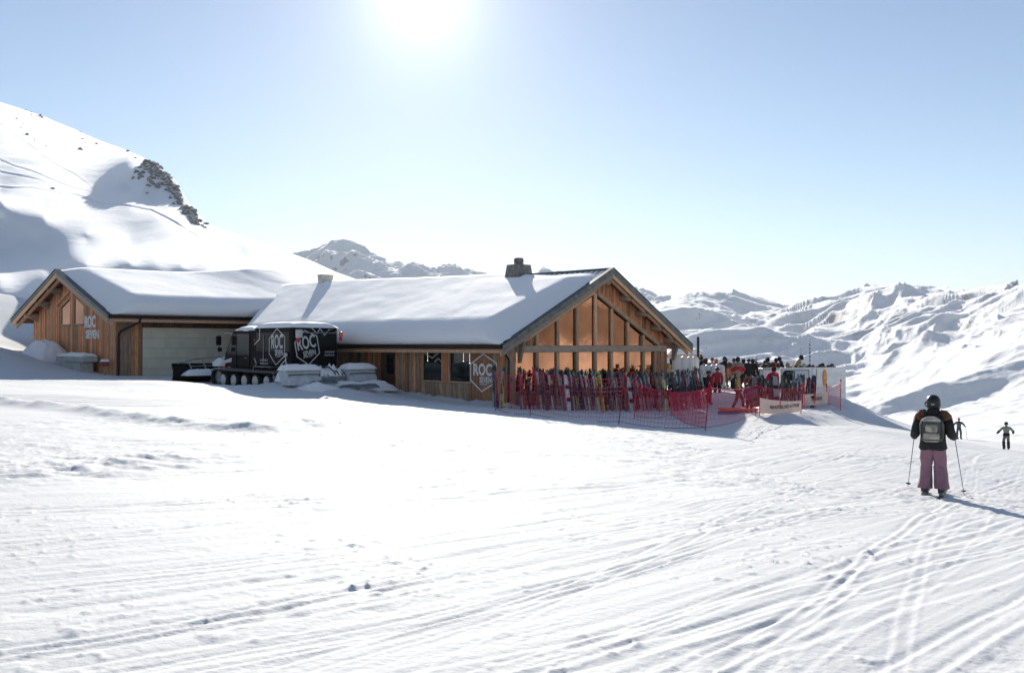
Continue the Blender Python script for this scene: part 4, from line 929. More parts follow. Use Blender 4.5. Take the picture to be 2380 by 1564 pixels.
def pose(kind):
    J = {'pelvis': ((0,0,.93),.17,.14), 'waist': ((0,0,1.08),.175,.14), 'chest': ((0,.0,1.32),.20,.145), 'collar': ((0,0,1.46),.12,.11), 'neck': ((0,.01,1.52),.062,.065),
         'skull': ((0,.03,1.61),.085,.098), 'crown': ((0,.02,1.69),.075,.085), 'nose': ((0,.135,1.61),.016,.016), 'chin': ((0,.085,1.55),.045,.04)}
    for s, n in ((-1,'l'),(1,'r')):
        J.update({n+'sho': ((s*.20,0,1.42),.095,.095), n+'elb': ((s*.27,-.03,1.15),.075,.075), n+'wri': ((s*.25,.10,.94),.055,.055), n+'han': ((s*.24,.14,.87),.045,.05), n+'fin': ((s*.235,.16,.80),.03,.04), n+'thu': ((s*.20,.19,.86),.02,.02),
                  n+'hip': ((s*.10,0,.86),.115,.12), n+'kne': ((s*.12,.02,.50),.085,.09), n+'ank': ((s*.13,0,.12),.07,.075), n+'toe': ((s*.15,.17,.06),.05,.05)})
    E = [('pelvis','waist',JK),('waist','chest',JK),('chest','collar',JK),('collar','neck',JK),('neck','skull',SK),('skull','crown',SK),('skull','nose',SK),('skull','chin',SK)]
    for n in 'lr':
        E += [('chest',n+'sho',JK),(n+'sho',n+'elb',JK),(n+'elb',n+'wri',JK),(n+'wri',n+'han',GL),(n+'han',n+'fin',GL),(n+'han',n+'thu',GL),('pelvis',n+'hip',TR_),(n+'hip',n+'kne',TR_),(n+'kne',n+'ank',TR_),(n+'ank',n+'toe',BT)]
    def mv(n, p): J[n] = (tuple(p),) + J[n][1:]
    if kind == 'sit':
        for n in list(J):
            x, y, z = J[n][0]; mv(n, (x, y, z - .42))
        for s, n in ((-1,'l'),(1,'r')):
            mv(n+'hip', (s*.11,.06,.48)); mv(n+'kne', (s*.13,.46,.52)); mv(n+'ank', (s*.13,.42,.12)); mv(n+'toe', (s*.14,.6,.06))
            mv(n+'elb', (s*.26,.10,.78)); mv(n+'wri', (s*.16,.34,.76)); mv(n+'han', (s*.13,.41,.76)); mv(n+'fin', (s*.11,.47,.75)); mv(n+'thu', (s*.08,.40,.80))
    if kind in ('lean', 'bend'):
        k = .22 if kind == 'lean' else .42
        for n in list(J):
            x, y, z = J[n][0]
            if z > .95: h = z - .95; mv(n, (x, y + h*math.sin(k*1.4)*.95, .95 + h*math.cos(k*1.1)))
    if kind == 'arm':
        mv('relb', (.34,.05,1.55)); mv('rwri', (.30,.10,1.76)); mv('rhan', (.29,.12,1.84)); mv('rfin', (.29,.13,1.91)); mv('rthu', (.25,.14,1.84))
    if kind == 'ski':
        for s, n in ((-1,'l'),(1,'r')):
            mv(n+'elb', (s*.40,.02,1.18)); mv(n+'wri', (s*.46,.22,1.05)); mv(n+'han', (s*.47,.29,1.02)); mv(n+'fin', (s*.47,.35,.99)); mv(n+'thu', (s*.43,.32,1.03))
            mv(n+'kne', (s*.14,.10,.50)); mv(n+'hip', (s*.11,-.02,.86))
    if kind == 'walk':
        mv('lkne', (-.11,.20,.50)); mv('lank', (-.12,.24,.12)); mv('ltoe', (-.13,.42,.07)); mv('rkne', (.11,-.06,.50)); mv('rank', (.12,-.24,.14)); mv('rtoe', (.13,-.08,.05))
        mv('lwri', (-.27,-.10,.92)); mv('lhan', (-.27,-.12,.85)); mv('lfin', (-.27,-.12,.78)); mv('lthu', (-.24,-.07,.84))
    return J, E
MSK = mat('skin', (.42, .25, .17), .6)
MD = mat('dark_boots', (.02, .02, .022), .6)
BODY = {}
def body(kind):
    if kind not in BODY:
        J, E = pose(kind); BODY[kind] = (skin_mesh('body', J, E, [MD]*5, 1), J)
    return BODY[kind]
def cloth(c): return mat('cloth_%02x%02x%02x' % tuple(int(v*255) for v in c), c, .8, var=.15, scale=9)
hatm = MB(); hatm.lathe([(.108,-.03),(.116,.0),(.118,.05),(.105,.10),(.07,.135),(.02,.145)], 12); HAT = {}
hairm = MB(); hairm.lathe([(.085,-.12),(.108,-.06),(.112,.02),(.1,.08),(.06,.115),(.015,.122)], 12)
def head_cover(kind, c):
    key = (kind, c)
    if key not in HAT: HAT[key] = (hatm if kind != 'hair' else hairm).mesh('hat' if kind != 'hair' else 'hair', mat('%s_%02x%02x%02x' % ((kind,) + tuple(int(v*255) for v in c)), c, .45 if kind == 'helmet' else .85), True)
    return HAT[key]
def person(loc, heading, kind, jacket, trousers, head=('hat', (.02,.02,.02)), label='', group=None, scale=1.0, gloves=(.02,.02,.02)):
    """heading: direction faced, degrees clockwise from straight ahead"""
    me, J = body(kind)
    r = empty('person', loc, -R(heading)); r.scale = (scale,)*3; tag(r, label, 'person', group)
    b = link('body', me, r)
    for i, m in enumerate((cloth(jacket), cloth(trousers), MSK, MD, cloth(gloves))):
        b.material_slots[i].link = 'OBJECT'; b.material_slots[i].material = m
    s = J['skull'][0]; link({'hair': 'hair', 'hat': 'hat', 'helmet': 'helmet'}[head[0]], head_cover(*head), r, (s[0], s[1]-.012, s[2]+.012))
    return r

# the terrace crowd: where the top of each head is in the picture, distance, pose, facing, clothes
BK = (.012,.013,.016); NV = (.02,.03,.06); GY = (.16,.16,.15); BR = (.16,.09,.05); RD = (.45,.03,.04); PK = (.6,.05,.12); TN = (.38,.29,.18); WH = (.6,.6,.58); OR = (.5,.2,.1); GN = (.05,.10,.06); TL = (.05,.22,.24)
HB, HBR, HBL = ('hair',(.02,.014,.01)), ('hair',(.09,.05,.025)), ('hair',(.36,.22,.10))
TF = EYE - 2.28                      # level of the terrace boards
crowd = [
 (1556,845,51,'sit',200,TN,NV,HBL,'blond person in tan seated behind the chalet corner'),
 (1560,832,52.5,'stand',170,BK,BK,HB,'dark haired person standing behind the chalet corner'),
 (1630,829,53,'arm',300,BK,BK,('hat',(.02,.02,.02)),'person in black with one arm raised beside the dark pole'),
 (1646,833,52,'lean',250,BK,NV,HB,'person in black leaning over behind the low white chairs'),
 (1664,835,52.5,'stand',180,PK,BK,HBL,'blond person in a bright pink jacket'),
 (1677,829,52,'lean',60,BK,BK,('hat',(.02,.02,.02)),'person in black bending beside the pink jacket'),
 (1694,841,51.5,'sit',110,OR,NV,HBR,'seated person in orange beside the big red and grey jacket'),
 (1700,846,52.5,'sit',80,WH,BK,HBR,'seated person in white behind the orange one'),
 (1727,833,51,'walk',90,BK,BK,HB,'person in black just behind the red and grey jacket'),
 (1740,840,50.5,'stand',200,BK,GY,('helmet',(.02,.02,.02)),'person in a black helmet among the standing group'),
 (1749,834,52,'stand',170,BK,BK,HB,'dark haired person in black in the middle of the terrace'),
 (1764,846,49.5,'bend',80,BK,BK,('hat',(.03,.03,.03)),'person in a dark hat bending near the counter'),
 (1777,830,52,'lean',70,BK,BK,HB,'tall person in black leaning to the right over the tables'),
 (1787,841,51.5,'sit',200,TL,BK,HBR,'seated person in teal behind the counter'),
 (1796,841,52,'sit',180,BR,BK,HBR,'seated long haired person in brown behind the counter'),
 (1809,842,52,'sit',150,GY,NV,HBR,'seated person in grey left of the standing man in black'),
 (1821,828,51.5,'lean',280,BK,BK,HB,'man in black standing over the white wall'),
 (1846,826,51.5,'bend',80,TN,BK,HB,'man in a tan top bending forward over the white wall'),
 (1836,850,50.5,'sit',90,BK,BK,HBR,'seated person in black between the two standing men'),
 (1849,848,51,'sit',190,BR,BK,HBR,'brown haired person seated below the bending man'),
 (1860,849,50.5,'sit',170,GN,BK,('hat',(.05,.09,.06)),'seated person in a green hat behind the framed board'),
 (1868,844,52,'sit',200,WH,NV,('hat',(.45,.45,.43)),'seated person in a white hat behind the framed board'),
 (1875,849,50.5,'sit',120,BK,BK,HBR,'seated person with brown hair beside the mast'),
 (1881,846,52,'sit',240,BK,BK,HB,'seated dark haired person right of the mast'),
 (1898,850,51.5,'sit',90,BK,BK,HB,'leftmost of the seated group at the wall end, in black'),
 (1906,845,52.2,'sit',180,BK,BK,HBR,'seated brown haired person in the group at the wall end'),
 (1915,850,51.5,'sit',150,NV,BK,HB,'seated person in navy in the group at the wall end'),
 (1925,847,52,'sit',200,GY,BK,HB,'seated person in grey in the group at the wall end'),
 (1933,844,52.2,'sit',180,BR,BK,HBR,'tallest seated person of the group at the wall end'),
 (1939,850,51.5,'sit',270,BK,BK,HB,'rightmost seated person at the end of the white wall')]
crowd += [
 (1641,838,54,'stand',200,(.05,.08,.2),BK,HBR,'person in a blue jacket behind the low white chairs'),
 (1655,840,54.5,'stand',160,(.5,.5,.48),BK,('hat',(.4,.05,.05)),'person in a white jacket and red hat behind the pink jacket'),
 (1686,836,54,'stand',140,(.45,.04,.05),BK,HB,'person in a red top left of the orange seated one'),
 (1706,837,54.5,'stand',220,TL,BK,HBR,'person in teal left of the big red and grey jacket'),
 (1733,842,53.5,'sit',120,(.5,.06,.08),BK,HBR,'seated person in red right of the big red and grey jacket'),
 (1757,838,54,'stand',250,(.12,.14,.2),BK,('helmet',(.5,.5,.48)),'person in a white helmet and slate jacket'),
 (1769,842,53,'sit',180,(.42,.20,.05),BK,HBL,'blond seated person in an ochre top near the counter'),
 (1783,834,54.5,'stand',200,(.03,.03,.04),GY,('hat',(.05,.15,.2)),'person in a teal hat behind the counter'),
 (1803,838,54.5,'stand',160,(.45,.05,.06),BK,HB,'person in a red jacket behind the brown haired one'),
 (1815,846,53,'sit',210,(.05,.10,.22),BK,HBR,'seated person in blue below the man in black'),
 (1830,842,54,'sit',170,(.5,.45,.4),BK,HBL,'blond seated person between the two men above the wall'),
 (1856,842,54.5,'sit',200,(.4,.06,.07),BK,HB,'seated person in red behind the green hat'),
 (1889,847,53,'sit',190,(.30,.31,.3),BK,HBR,'seated person in light grey between the two wall groups'),
 (1911,843,54,'sit',170,(.5,.1,.05),BK,HB,'seated person in orange red at the back of the end group')]
TOP = {'stand':1.765,'sit':1.345,'lean':1.74,'bend':1.66,'arm':1.765,'walk':1.765}
for px, py, Z, kd, hd, jk, trs, hh, lab in crowd:
    p = at(px, py, Z); p.z = TF
    want = (EYE + (802-py)/F*Z) - TF; sc = min(1.08, max(.9, want/TOP[kd]))
    person(p, hd, kd, jk, trs, hh, lab, 'guests on the terrace', sc)
def on_snow(px, py, heading, kd, jk, trs, hh, lab, h_px, **k):
    p = hit(px, py); p.z -= .02; r = person(p, heading, kd, jk, trs, hh, lab, scale=h_px/F*p.y/TOP.get(kd, 1.765), **k); return r, p
r1, _ = on_snow(1646, 941, 60, 'stand', (.30,.02,.025), (.015,.015,.02), ('helmet',(.02,.025,.02)), 'ski instructor in dark red jacket by the net post, black helmet', 80)
mb = MB(); mb.bbox(-.14,.14,-.34,-.16,.98,1.42,.05); mb.build('backpack', cloth((.015,.018,.025)), r1)
r2, _ = on_snow(1667, 927, 190, 'stand', (.50,.03,.04), (.015,.018,.03), ('helmet',(.03,.05,.03)), 'ski instructor in bright red jacket facing the other one', 74)
r3, p3 = on_snow(1715, 953, 100, 'walk', (.40,.27,.10), (.02,.015,.012), ('hat',(.30,.24,.19)), 'man in a mustard yellow jacket and grey cap near the skis', 92)
mb = MB(); mb.bbox(-.15,.15,-.33,-.15,.95,1.42,.06); mb.build('backpack', cloth((.02,.02,.02)), r3)
mb = MB(); mb.tube([(0,-.06,1.50),(0,-.1,1.42)], [.13,.16], 10); mb.build('hood', cloth((.10,.08,.045)), r3, True)
p = at(1715, 830, 48.4); p.z = TF
r4 = person(p, 5, 'stand', (.30,.25,.19), BK, HB, 'big man seen from behind in a red and grey jacket', scale=.98)
mb = MB(); mb.lathe([(.215,1.0),(.235,1.08),(.24,1.2),(.225,1.27)], 16); o = mb.build('jacket_band', cloth((.55,.03,.04)), r4, True); o.scale = (1,.8,1)
for s in (-1, 1):
    mb = MB(); mb.tube([(s*.258,-.03,1.22),(s*.272,-.02,1.14),(s*.262,.04,1.04)], [.086,.088,.07], 10); mb.build('sleeve_band', cloth((.55,.03,.04)), r4, True)
p = at(1794, 858, 46.3); p.z = ground_z(p.x, p.y) - .02
r5 = person(p, 40, 'lean', (.60,.03,.08), (.05,.12,.08), HB, 'person in a hot pink jacket stooping at the ski stand', scale=1.0)
r6, _ = on_snow(1741, 957, 200, 'bend', (.06,.04,.10), (.02,.02,.02), ('helmet',(.03,.03,.03)), 'child in a dark purple jacket bending behind the yellow jacketed man', 66)
# two skiers further down the piste
def small_skis(r, heading=0, sep=.13, ln=1.6, c=(.1,.1,.12)):
    for s in (-1, 1):
        mb = MB(); mb.bbox(s*sep-.05, s*sep+.05, -ln*.45, ln*.48, -.02, .02, .008); mb.add([(s*sep-.05,ln*.48,0),(s*sep+.05,ln*.48,0),(s*sep+.015,ln*.48+.17,.09),(s*sep-.015,ln*.48+.17,.09)], [(0,1,2,3),(3,2,1,0)]); mb.build('ski', cloth(c), r)
p = at(2228, 1018, 82); p.z = ground_z(p.x, p.y) - .02
k1 = person(p, 30, 'ski', (.03,.04,.12), (.04,.07,.12), ('helmet',(.55,.04,.10)), 'distant skier in navy with a red helmet', scale=1.0)
small_skis(k1)
mb = MB(); mb.bbox(-.13,.16,-.30,-.15,1.0,1.42,.05); mb.build('backpack', cloth((.10,.11,.05)), k1)
for s in (-1,1): mb = MB(); mb.tube([(s*.47,.33,1.02),(s*.60,.1,.02)], .012, 5); mb.build('ski_pole', MD, k1)
k2, _ = on_snow(2338, 1045, 10, 'ski', (.24,.25,.20), (.13,.14,.11), ('helmet',(.015,.015,.015)), 'distant snowboarder in a grey and black jacket with arms out', 66)
mb = MB(); mb.lathe([(.19,.88),(.205,.96),(.20,1.06)], 14); o = mb.build('jacket_hem', cloth((.01,.01,.012)), k2, True); o.scale = (1,.85,1)
for s in (-1,1):
    mb = MB(); mb.tube([(s*.39,.01,1.20),(s*.43,.1,1.12),(s*.465,.24,1.05)], [.082,.076,.062], 10); mb.build('sleeve', cloth((.01,.01,.012)), k2, True)
    mb = MB(); mb.tube([(s*.135,.08,.54),(s*.137,.06,.4),(s*.13,0,.12)], [.093,.09,.085], 10); mb.build('trouser_leg', cloth((.03,.03,.035)), k2, True)
mb = MB(); mb.bbox(-.13,.13,-.75,.78,-.03,.01,.01); mb.build('snowboard', cloth((.05,.05,.06)), k2)

# ================================================================== the skier in front, seen from behind
def loft(rings, n=20, mi=0, mb=None, power=2.4):
    """rings: (x, y, z, rx, ry) cross-sections"""
    mb = mb or MB(); vs = []; fs = []
    for x, y, z, rx, ry in rings:
        for k in range(n):
            w = 2*math.pi*k/n; c, s = math.cos(w), math.sin(w)
            vs.append((x + rx*math.copysign(abs(c)**(2/power), c), y + ry*math.copysign(abs(s)**(2/power), s), z))
    for i in range(len(rings)-1):
        for k in range(n): fs.append((i*n+k, i*n+(k+1)%n, (i+1)*n+(k+1)%n, (i+1)*n+k))
    fs += [tuple(range(n))[::-1], tuple(range((len(rings)-1)*n, len(rings)*n))]
    mb.add(vs, fs, mi); return mb
def wrinkle(o, amp, sc, seed):
    me = o.data; n = len(me.vertices); c = np.zeros(n*3, np.float32); nn = np.zeros(n*3, np.float32)
    me.vertices.foreach_get('co', c); me.vertices.foreach_get('normal', nn); c = c.reshape(-1,3); nn = nn.reshape(-1,3)
    d = amp*fbm((c[:,0]+c[:,1]*.7)*sc, c[:,2]*sc*1.6, 3, seed); me.vertices.foreach_set('co', (c + nn*d[:,None]).reshape(-1)); me.update()
sp = hit(2168, 1152)
S0 = empty('person', sp + Vector((0,0,.0)), -R(27)); tag(S0, 'skier seen from behind in mauve trousers with a grey backpack and black helmet', 'person')
J = {'pelvis': ((0,0,.92),.15,.12), 'waist': ((0,.0,1.08),.15,.12), 'chest': ((0,.02,1.30),.17,.12), 'collar': ((0,.03,1.44),.10,.09), 'neck': ((0,.04,1.50),.055,.06), 'skull': ((0,.06,1.59),.08,.09), 'crown': ((0,.05,1.67),.07,.08), 'nose': ((0,.16,1.59),.016,.016)}
E = [('pelvis','waist',0),('waist','chest',0),('chest','collar',0),('collar','neck',2),('neck','skull',2),('skull','crown',2),('skull','nose',2)]
for s, n in ((-1,'l'),(1,'r')):
    J.update({n+'sho': ((s*.17,.02,1.39),.075,.075), n+'elb': ((s*.275,-.06,1.14),.06,.06), n+'wri': ((s*.325,.14,1.03),.045,.045), n+'han': ((s*.33,.21,1.02),.042,.032),
              n+'hip': ((s*.09,0,.84),.10,.11), n+'kne': ((s*.115,.05,.50),.075,.08), n+'ank': ((s*.125,-.01,.14),.06,.065), n+'toe': ((s*.135,.14,.08),.045,.045)})
    E += [('chest',n+'sho',0),(n+'sho',n+'elb',0),(n+'elb',n+'wri',0),(n+'wri',n+'han',4),('pelvis',n+'hip',1),(n+'hip',n+'kne',1),(n+'kne',n+'ank',1),(n+'ank',n+'toe',3)]
    for f, (dy, ln) in enumerate(((.0,.9),(.0,1.0),(.0,.95),(.0,.8))):          # four fingers closing on the grip, thumb from the palm's side
        z = 1.045 - f*.021; J[n+'f%da'%f] = ((s*.345,.255,z),.011,.011); J[n+'f%db'%f] = ((s*.325,.275*1.0,z-.004),.010,.010); J[n+'f%dc'%f] = ((s*.30,.255,z-.006),.009,.009)
        E += [(n+'han',n+'f%da'%f,4),(n+'f%da'%f,n+'f%db'%f,4),(n+'f%db'%f,n+'f%dc'%f,4)]
    J[n+'t1'] = ((s*.295,.215,1.045),.013,.013); J[n+'t2'] = ((s*.30,.245,1.06),.011,.011); E += [(n+'han',n+'t1',4),(n+'t1',n+'t2',4)]
C_MAUVE = mat('mauve_trousers', (.27, .145, .19), .8, var=.12, scale=7, bump=.01, bscale=14)
C_BLACKJ = mat('black_jacket', (.014, .013, .014), .75, var=.2, scale=8, bump=.012, bscale=12)
C_RUST = mat('rust_shoulder', (.17, .07, .034), .85, var=.5, scale=9, bump=.012, bscale=20)
C_PACK = mat('grey_pack', (.085, .09, .08), .8, var=.35, scale=7, bump=.008, bscale=30)
C_PATCH = mat('pale_pack_panel', (.36, .33, .28), .8, var=.45, scale=10, bump=.006, bscale=30)
M_HELM = mat('matt_black_helmet', (.014, .016, .017), .42)
link('body', skin_mesh('body', J, E, [C_BLACKJ, C_MAUVE, MSK, MD, C_BLACKJ], 2), S0)
tor = loft([(0,0,.815,.215,.165),(0,0,.84,.238,.178),(0,-.005,.95,.222,.168),(0,-.005,1.08,.205,.155),(0,0,1.22,.212,.155),(0,.01,1.33,.222,.152),(0,.015,1.41,.205,.135),(0,.02,1.46,.15,.11),(0,.03,1.52,.10,.09),(0,.035,1.545,.085,.08)], 28)
o = tor.build('jacket', C_BLACKJ, S0, True); wrinkle(o, .02, 10, 3)
for s in (-1, 1):
    mb = MB(); mb.tube([(s*.10,.02,1.455),(s*.17,.02,1.43),(s*.215,-.005,1.38),(s*.232,-.02,1.32)], [.075,.097,.102,.097], 14); o = mb.build('shoulder_panel', C_RUST, S0, True); wrinkle(o, .01, 12, 5)
    mb = MB(); mb.tube([(s*.228,-.018,1.335),(s*.25,-.035,1.25),(s*.275,-.06,1.16),(s*.30,.02,1.09),(s*.325,.13,1.035),(s*.33,.165,1.03)], [.097,.096,.088,.082,.066,.058], 14); o = mb.build('sleeve', C_BLACKJ, S0, True); wrinkle(o, .01, 12, 6)
    lg = loft([(s*.075,0,.90,.118,.135),(s*.095,.0,.80,.122,.138),(s*.105,.02,.66,.108,.122),(s*.112,.04,.545,.10,.115),(s*.115,.042,.525,.096,.108),(s*.115,.042,.505,.104,.116),(s*.122,.02,.36,.105,.122),(s*.132,.0,.22,.118,.14),(s*.142,-.015,.135,.128,.155),(s*.142,-.015,.125,.118,.145)], 20)
    o = lg.build('trouser_leg', C_MAUVE, S0, True); wrinkle(o, .022, 9, 9 + s)
    bt = loft([(s*.14,0,.0+.045,.065,.15),(s*.14,.0,.10,.068,.15),(s*.14,-.02,.16,.07,.11),(s*.138,-.03,.24,.068,.085)], 14); bt.build('ski_boot', mat('boot_plastic', (.05,.05,.052), .4), S0, True)
    sk = MB(); sx = s*.145
    ys = [(-.78,.045,.0),(-.72,.052,.0),(0,.036,.0),(.62,.05,.0),(.74,.05,.02),(.84,.036,.075),(.88,.012,.10)]
    vs = []; fs = []
    for y, w, z in ys: vs += [(sx-w,y,z+.014),(sx+w,y,z+.014),(sx+w,y,z+.03),(sx-w,y,z+.03)]
    for i in range(len(ys)-1):
        for k in range(4): fs.append((i*4+k, i*4+(k+1)%4, i*4+4+(k+1)%4, i*4+4+k))
    fs += [(3,2,1,0), tuple(range(len(vs)-4, len(vs)))]; sk.add(vs, fs); sk.build('ski', mat('ski_dark', (.06,.06,.07), .35), S0)
    mb = MB(); mb.bbox(sx-.04,sx+.04,-.24,-.10,.03,.075,.01); mb.bbox(sx-.035,sx+.035,.13,.24,.03,.07,.01); mb.build('ski_binding', M_STEEL, S0)
    g = Vector((s*.322,.252,1.12)); tip = Vector((s*.475,.55,.02 + ground_z(sp.x + s*.475, sp.y + .55) - sp.z)); d = (tip-g).normalized()
    mb = MB(); mb.tube([g, g + d*.13], [.017,.016], 8); mb.tube([g + d*.13, tip], [.0085,.006], 6, mi=1); mb.lathe([(.006,0),(.045,.006),(.045,.012),(.006,.02)], 10, tip - d*.06, -d, mi=1); mb.build('ski_pole', [MD, mat('pole_alloy', (.16,.16,.17), .4, metal=.6)], S0)
# helmet with goggle strap
hm = MB(); hm.M = Matrix.Translation((0,.06,1.645)) @ Matrix.Diagonal((1,1.14,1,1)); hm.lathe([(.106,-.12),(.118,-.06),(.122,.0),(.116,.055),(.095,.10),(.06,.128),(.02,.14)], 22); hl = hm.build('helmet', M_HELM, S0, True)
mb = MB(); mb.M = Matrix.Translation((0,.06,1.605)) @ Matrix.Diagonal((1,1.14,1,1)) @ Matrix.Rotation(R(4),4,'X'); mb.lathe([(.118,-.014),(.1255,-.012),(.1255,.012),(.118,.014)], 22); mb.build('goggle_strap', mat('strap_black', (.03,.03,.03), .7), hl, True)
mb = MB(); mb.bbox(-.15,-.105,.09,.16,1.57,1.66,.02); mb.build('goggles', mat('goggle_frame', (.012,.012,.012), .25), hl)
mb = MB(); mb.bbox(-.03,.03,-.085,-.07,1.60,1.635,.006); mb.build('strap_clip', M_STEEL, hl)
mb = loft([(0,-.035,1.40,.13,.075),(0,-.045,1.47,.125,.075),(0,-.02,1.53,.105,.07),(0,-.0,1.555,.09,.06)], 18); o = mb.build('hood', C_BLACKJ, S0, True); wrinkle(o, .012, 14, 8)
# backpack
pk = loft([(0,-.255,.985,.145,.075),(0,-.262,1.02,.182,.105),(0,-.268,1.15,.20,.118),(0,-.268,1.28,.198,.112),(0,-.258,1.36,.165,.09),(0,-.245,1.405,.10,.055)], 22, power=3.2); pk = pk.build('backpack', C_PACK, S0, True); wrinkle(pk, .008, 10, 11)
mb = loft([(0,-.375,1.02,.12,.02),(0,-.388,1.05,.135,.032),(0,-.39,1.10,.135,.034),(0,-.378,1.135,.12,.02)], 18, power=3.4); mb.build('pocket', C_PATCH, pk, True)
mb = loft([(0,-.38,1.15,.085,.018),(0,-.392,1.18,.10,.028),(0,-.39,1.25,.10,.028),(0,-.375,1.285,.085,.018)], 18, power=3.4); mb.build('pocket', C_PATCH, pk, True)
mb = loft([(0,-.36,1.335,.15,.02),(0,-.35,1.36,.15,.04),(0,-.325,1.40,.10,.05),(0,-.30,1.415,.06,.04)], 18, power=3); mb.build('lid', C_PATCH, pk, True)
mb = loft([(0,-.362,.975,.10,.018),(0,-.37,.99,.125,.026),(0,-.37,1.005,.125,.022)], 14, power=3); mb.build('pocket', C_PATCH, pk, True)
for s in (-1,1):
    mb = MB(); mb.tube([(s*.10,-.19,1.41),(s*.125,-.06,1.475),(s*.13,.10,1.44),(s*.14,.18,1.30)], .022, 6, squash=.5); mb.build('shoulder_strap', MD, pk)
    mb = MB(); mb.tube([(s*.17,-.34,1.0),(s*.185,-.33,.93),(s*.18,-.32,.88)], .008, 5); mb.build('loose_strap', MD, pk)
    mb = MB(); mb.tube([(s*.165,-.372,1.04),(s*.17,-.38,1.16),(s*.15,-.36,1.32)], .009, 5); mb.build('compression_strap', MD, pk)
# ================================================================== the terrace and everything on it
M_WHITEP = mat('white_painted_board', (.80, .80, .78), .55, var=.06, scale=5, rand=.04)
M_DECK = mat('deck_boards', (.20, .14, .09), .8, var=.3)
mb = MB(); c0 = [at(1500,0,47.6), at(1800,0,47.9), at(1952,0,49.6), at(1952,0,58), at(1500,0,64)]
mb.prism([(p.x, p.y, TF-.5) for p in c0], (0,0,.48)); tag(mb.build('terrace_floor', M_SNOW_SOFT), kind='structure')
# white board wall in two stretches
def wall(pxs, name, label, z_top, n, h=.172):
    a, b_ = [at(px, 0, Z) for px, Z in pxs]; d = Vector((b_.x-a.x, b_.y-a.y, 0)); L = d.length; rz = math.atan2(d.y, d.x)
    r = empty(name, (a.x, a.y, EYE + z_top), rz); tag(r, label, 'wall')
    for k in range(n):
        mb = MB(); mb.bbox(0, L, -.03, .0, -(k+1)*h+.006, -k*h, .008); mb.build('plank', M_WHITEP, r)
    for x in np.linspace(.05, L-.05, 4): mb = MB(); mb.box(x-.05, x+.05, .002, .09, -n*h, -.02); mb.build('post', M_WHITEP, r)
    mb = MB(); mb.bbox(-.02, L+.02, -.08, .12, .002, .045, .01); mb.build('coping', M_WHITEP, r)
    return r, L, rz
w1, L1, z1 = wall(((1816, 47.0), (1886, 47.3)), 'terrace_wall', 'white boarded terrace wall carrying the menu boards', -1.11, 13)
w2, L2, z2 = wall(((1887, 47.32), (1963, 48.6)), 'terrace_wall', 'white boarded terrace wall with the orange surfboard sign', -1.12, 13)
mb = MB(); mb.M = Matrix.Identity(4); mb.box(L2-.0, L2+.04, -.03, 3.4, -2.3, .0); mb.build('end_panel', M_WHITEP, w2)
def wall_thing(name, label, cat, wr, rz, x, z): 
    r = empty(name, wr.location + Vector((math.cos(rz)*x + math.sin(rz)*.035, math.sin(rz)*x - math.cos(rz)*.035, z)), rz); tag(r, label, cat); return r
cbd = wall_thing('chalkboard', 'black chalkboard with white drawing on the terrace wall', 'chalkboard', w1, z1, .36, -.32)
mb = MB(); mb.bbox(-.21,.21,-.03,0,-.24,.24,.006); mb.build('board', mat('chalkboard_black', (.012,.02,.018), .7, var=.2), cbd)
mb = MB(); mb.tube([(0,-.033,-.18),(0,-.033,.12)], .008, 4)
for s in (-1,1):
    for k in range(3): mb.tube([(0,-.033,.12),(s*.07,-.033,.16-.03*k),(s*.12,-.033,.10-.05*k)], .007, 4)
mb.build('chalk_drawing', mat('chalk', (.35,.38,.38), .9), cbd)
fb = wall_thing('framed_board', 'pale framed notice board on the terrace wall', 'notice board', w1, z1, 1.0, -.28)
mb = MB(); mb.box(-.36,.36,-.02,0,-.19,.19); mb.build('panel', mat('notice_panel', (.58,.62,.66), .35), fb)
mb = MB()
for q in ((-.385,.385,.19,.215),(-.385,.385,-.215,-.19),(-.385,-.36,-.19,.19),(.36,.385,-.19,.19)): mb.box(q[0],q[1],-.035,0,q[2],q[3])
mb.build('frame', mat('notice_frame', (.07,.09,.12), .5), fb)
sb = wall_thing('surfboard_sign', 'upright orange surfboard sign on the white wall', 'sign', w2, z2, .84, -.46)
mb = MB(); pts = [(.135*math.sin(t)*(abs(math.sin(t))**.2), .41*math.cos(t)) for t in np.linspace(0, 2*math.pi, 25)[:-1]]
mb.prism([(x,-.005,z) for x,z in pts], (0,-.03,0)); mb.build('board', mat('orange_board', (.82,.27,.03), .4), sb)
put_text('lettering', 'ROC SEVEN', .03, .19, (0,-.038,-.01), 0, sb, .004, .0); mb = MB(); mb.box(-.10,.10,-.04,-.036,.012,.03); mb.build('white_stripe', M_WHITE, sb)
mb = MB(); q = wall_thing('cable', 'thin dark cable hanging down the white wall', 'cable', w2, z2, .28, 0); bpy.data.objects.remove(q)
p = w2.location + Vector((math.cos(z2)*.28 + math.sin(z2)*.05, math.sin(z2)*.28 - math.cos(z2)*.05, 0))
mb.tube([(0,0,.05),(-.01,-.01,-.25),(-.03,0,-.5),(-.05,-.0,-.62),(-.04,0,-.72)], .012, 5); tag(mb.build('cable', MD, None, loc=p), 'thin dark cable hanging down the white wall', 'cable')
# counter left of the wall
p = at(1767, 855, 47.6); ct = empty('counter', (p.x, p.y, EYE-1.10), .1); tag(ct, 'grey topped serving counter left of the white wall', 'counter')
mb = MB(); mb.bbox(0,1.05,-.3,.3,-.06,.0,.015); mb.build('counter_top', mat('grey_top', (.28,.29,.28), .5, var=.2), ct); mb = MB(); mb.box(.06,1.0,-.24,.26,-1.5,-.062); mb.build('counter_body', M_WHITEP, ct)
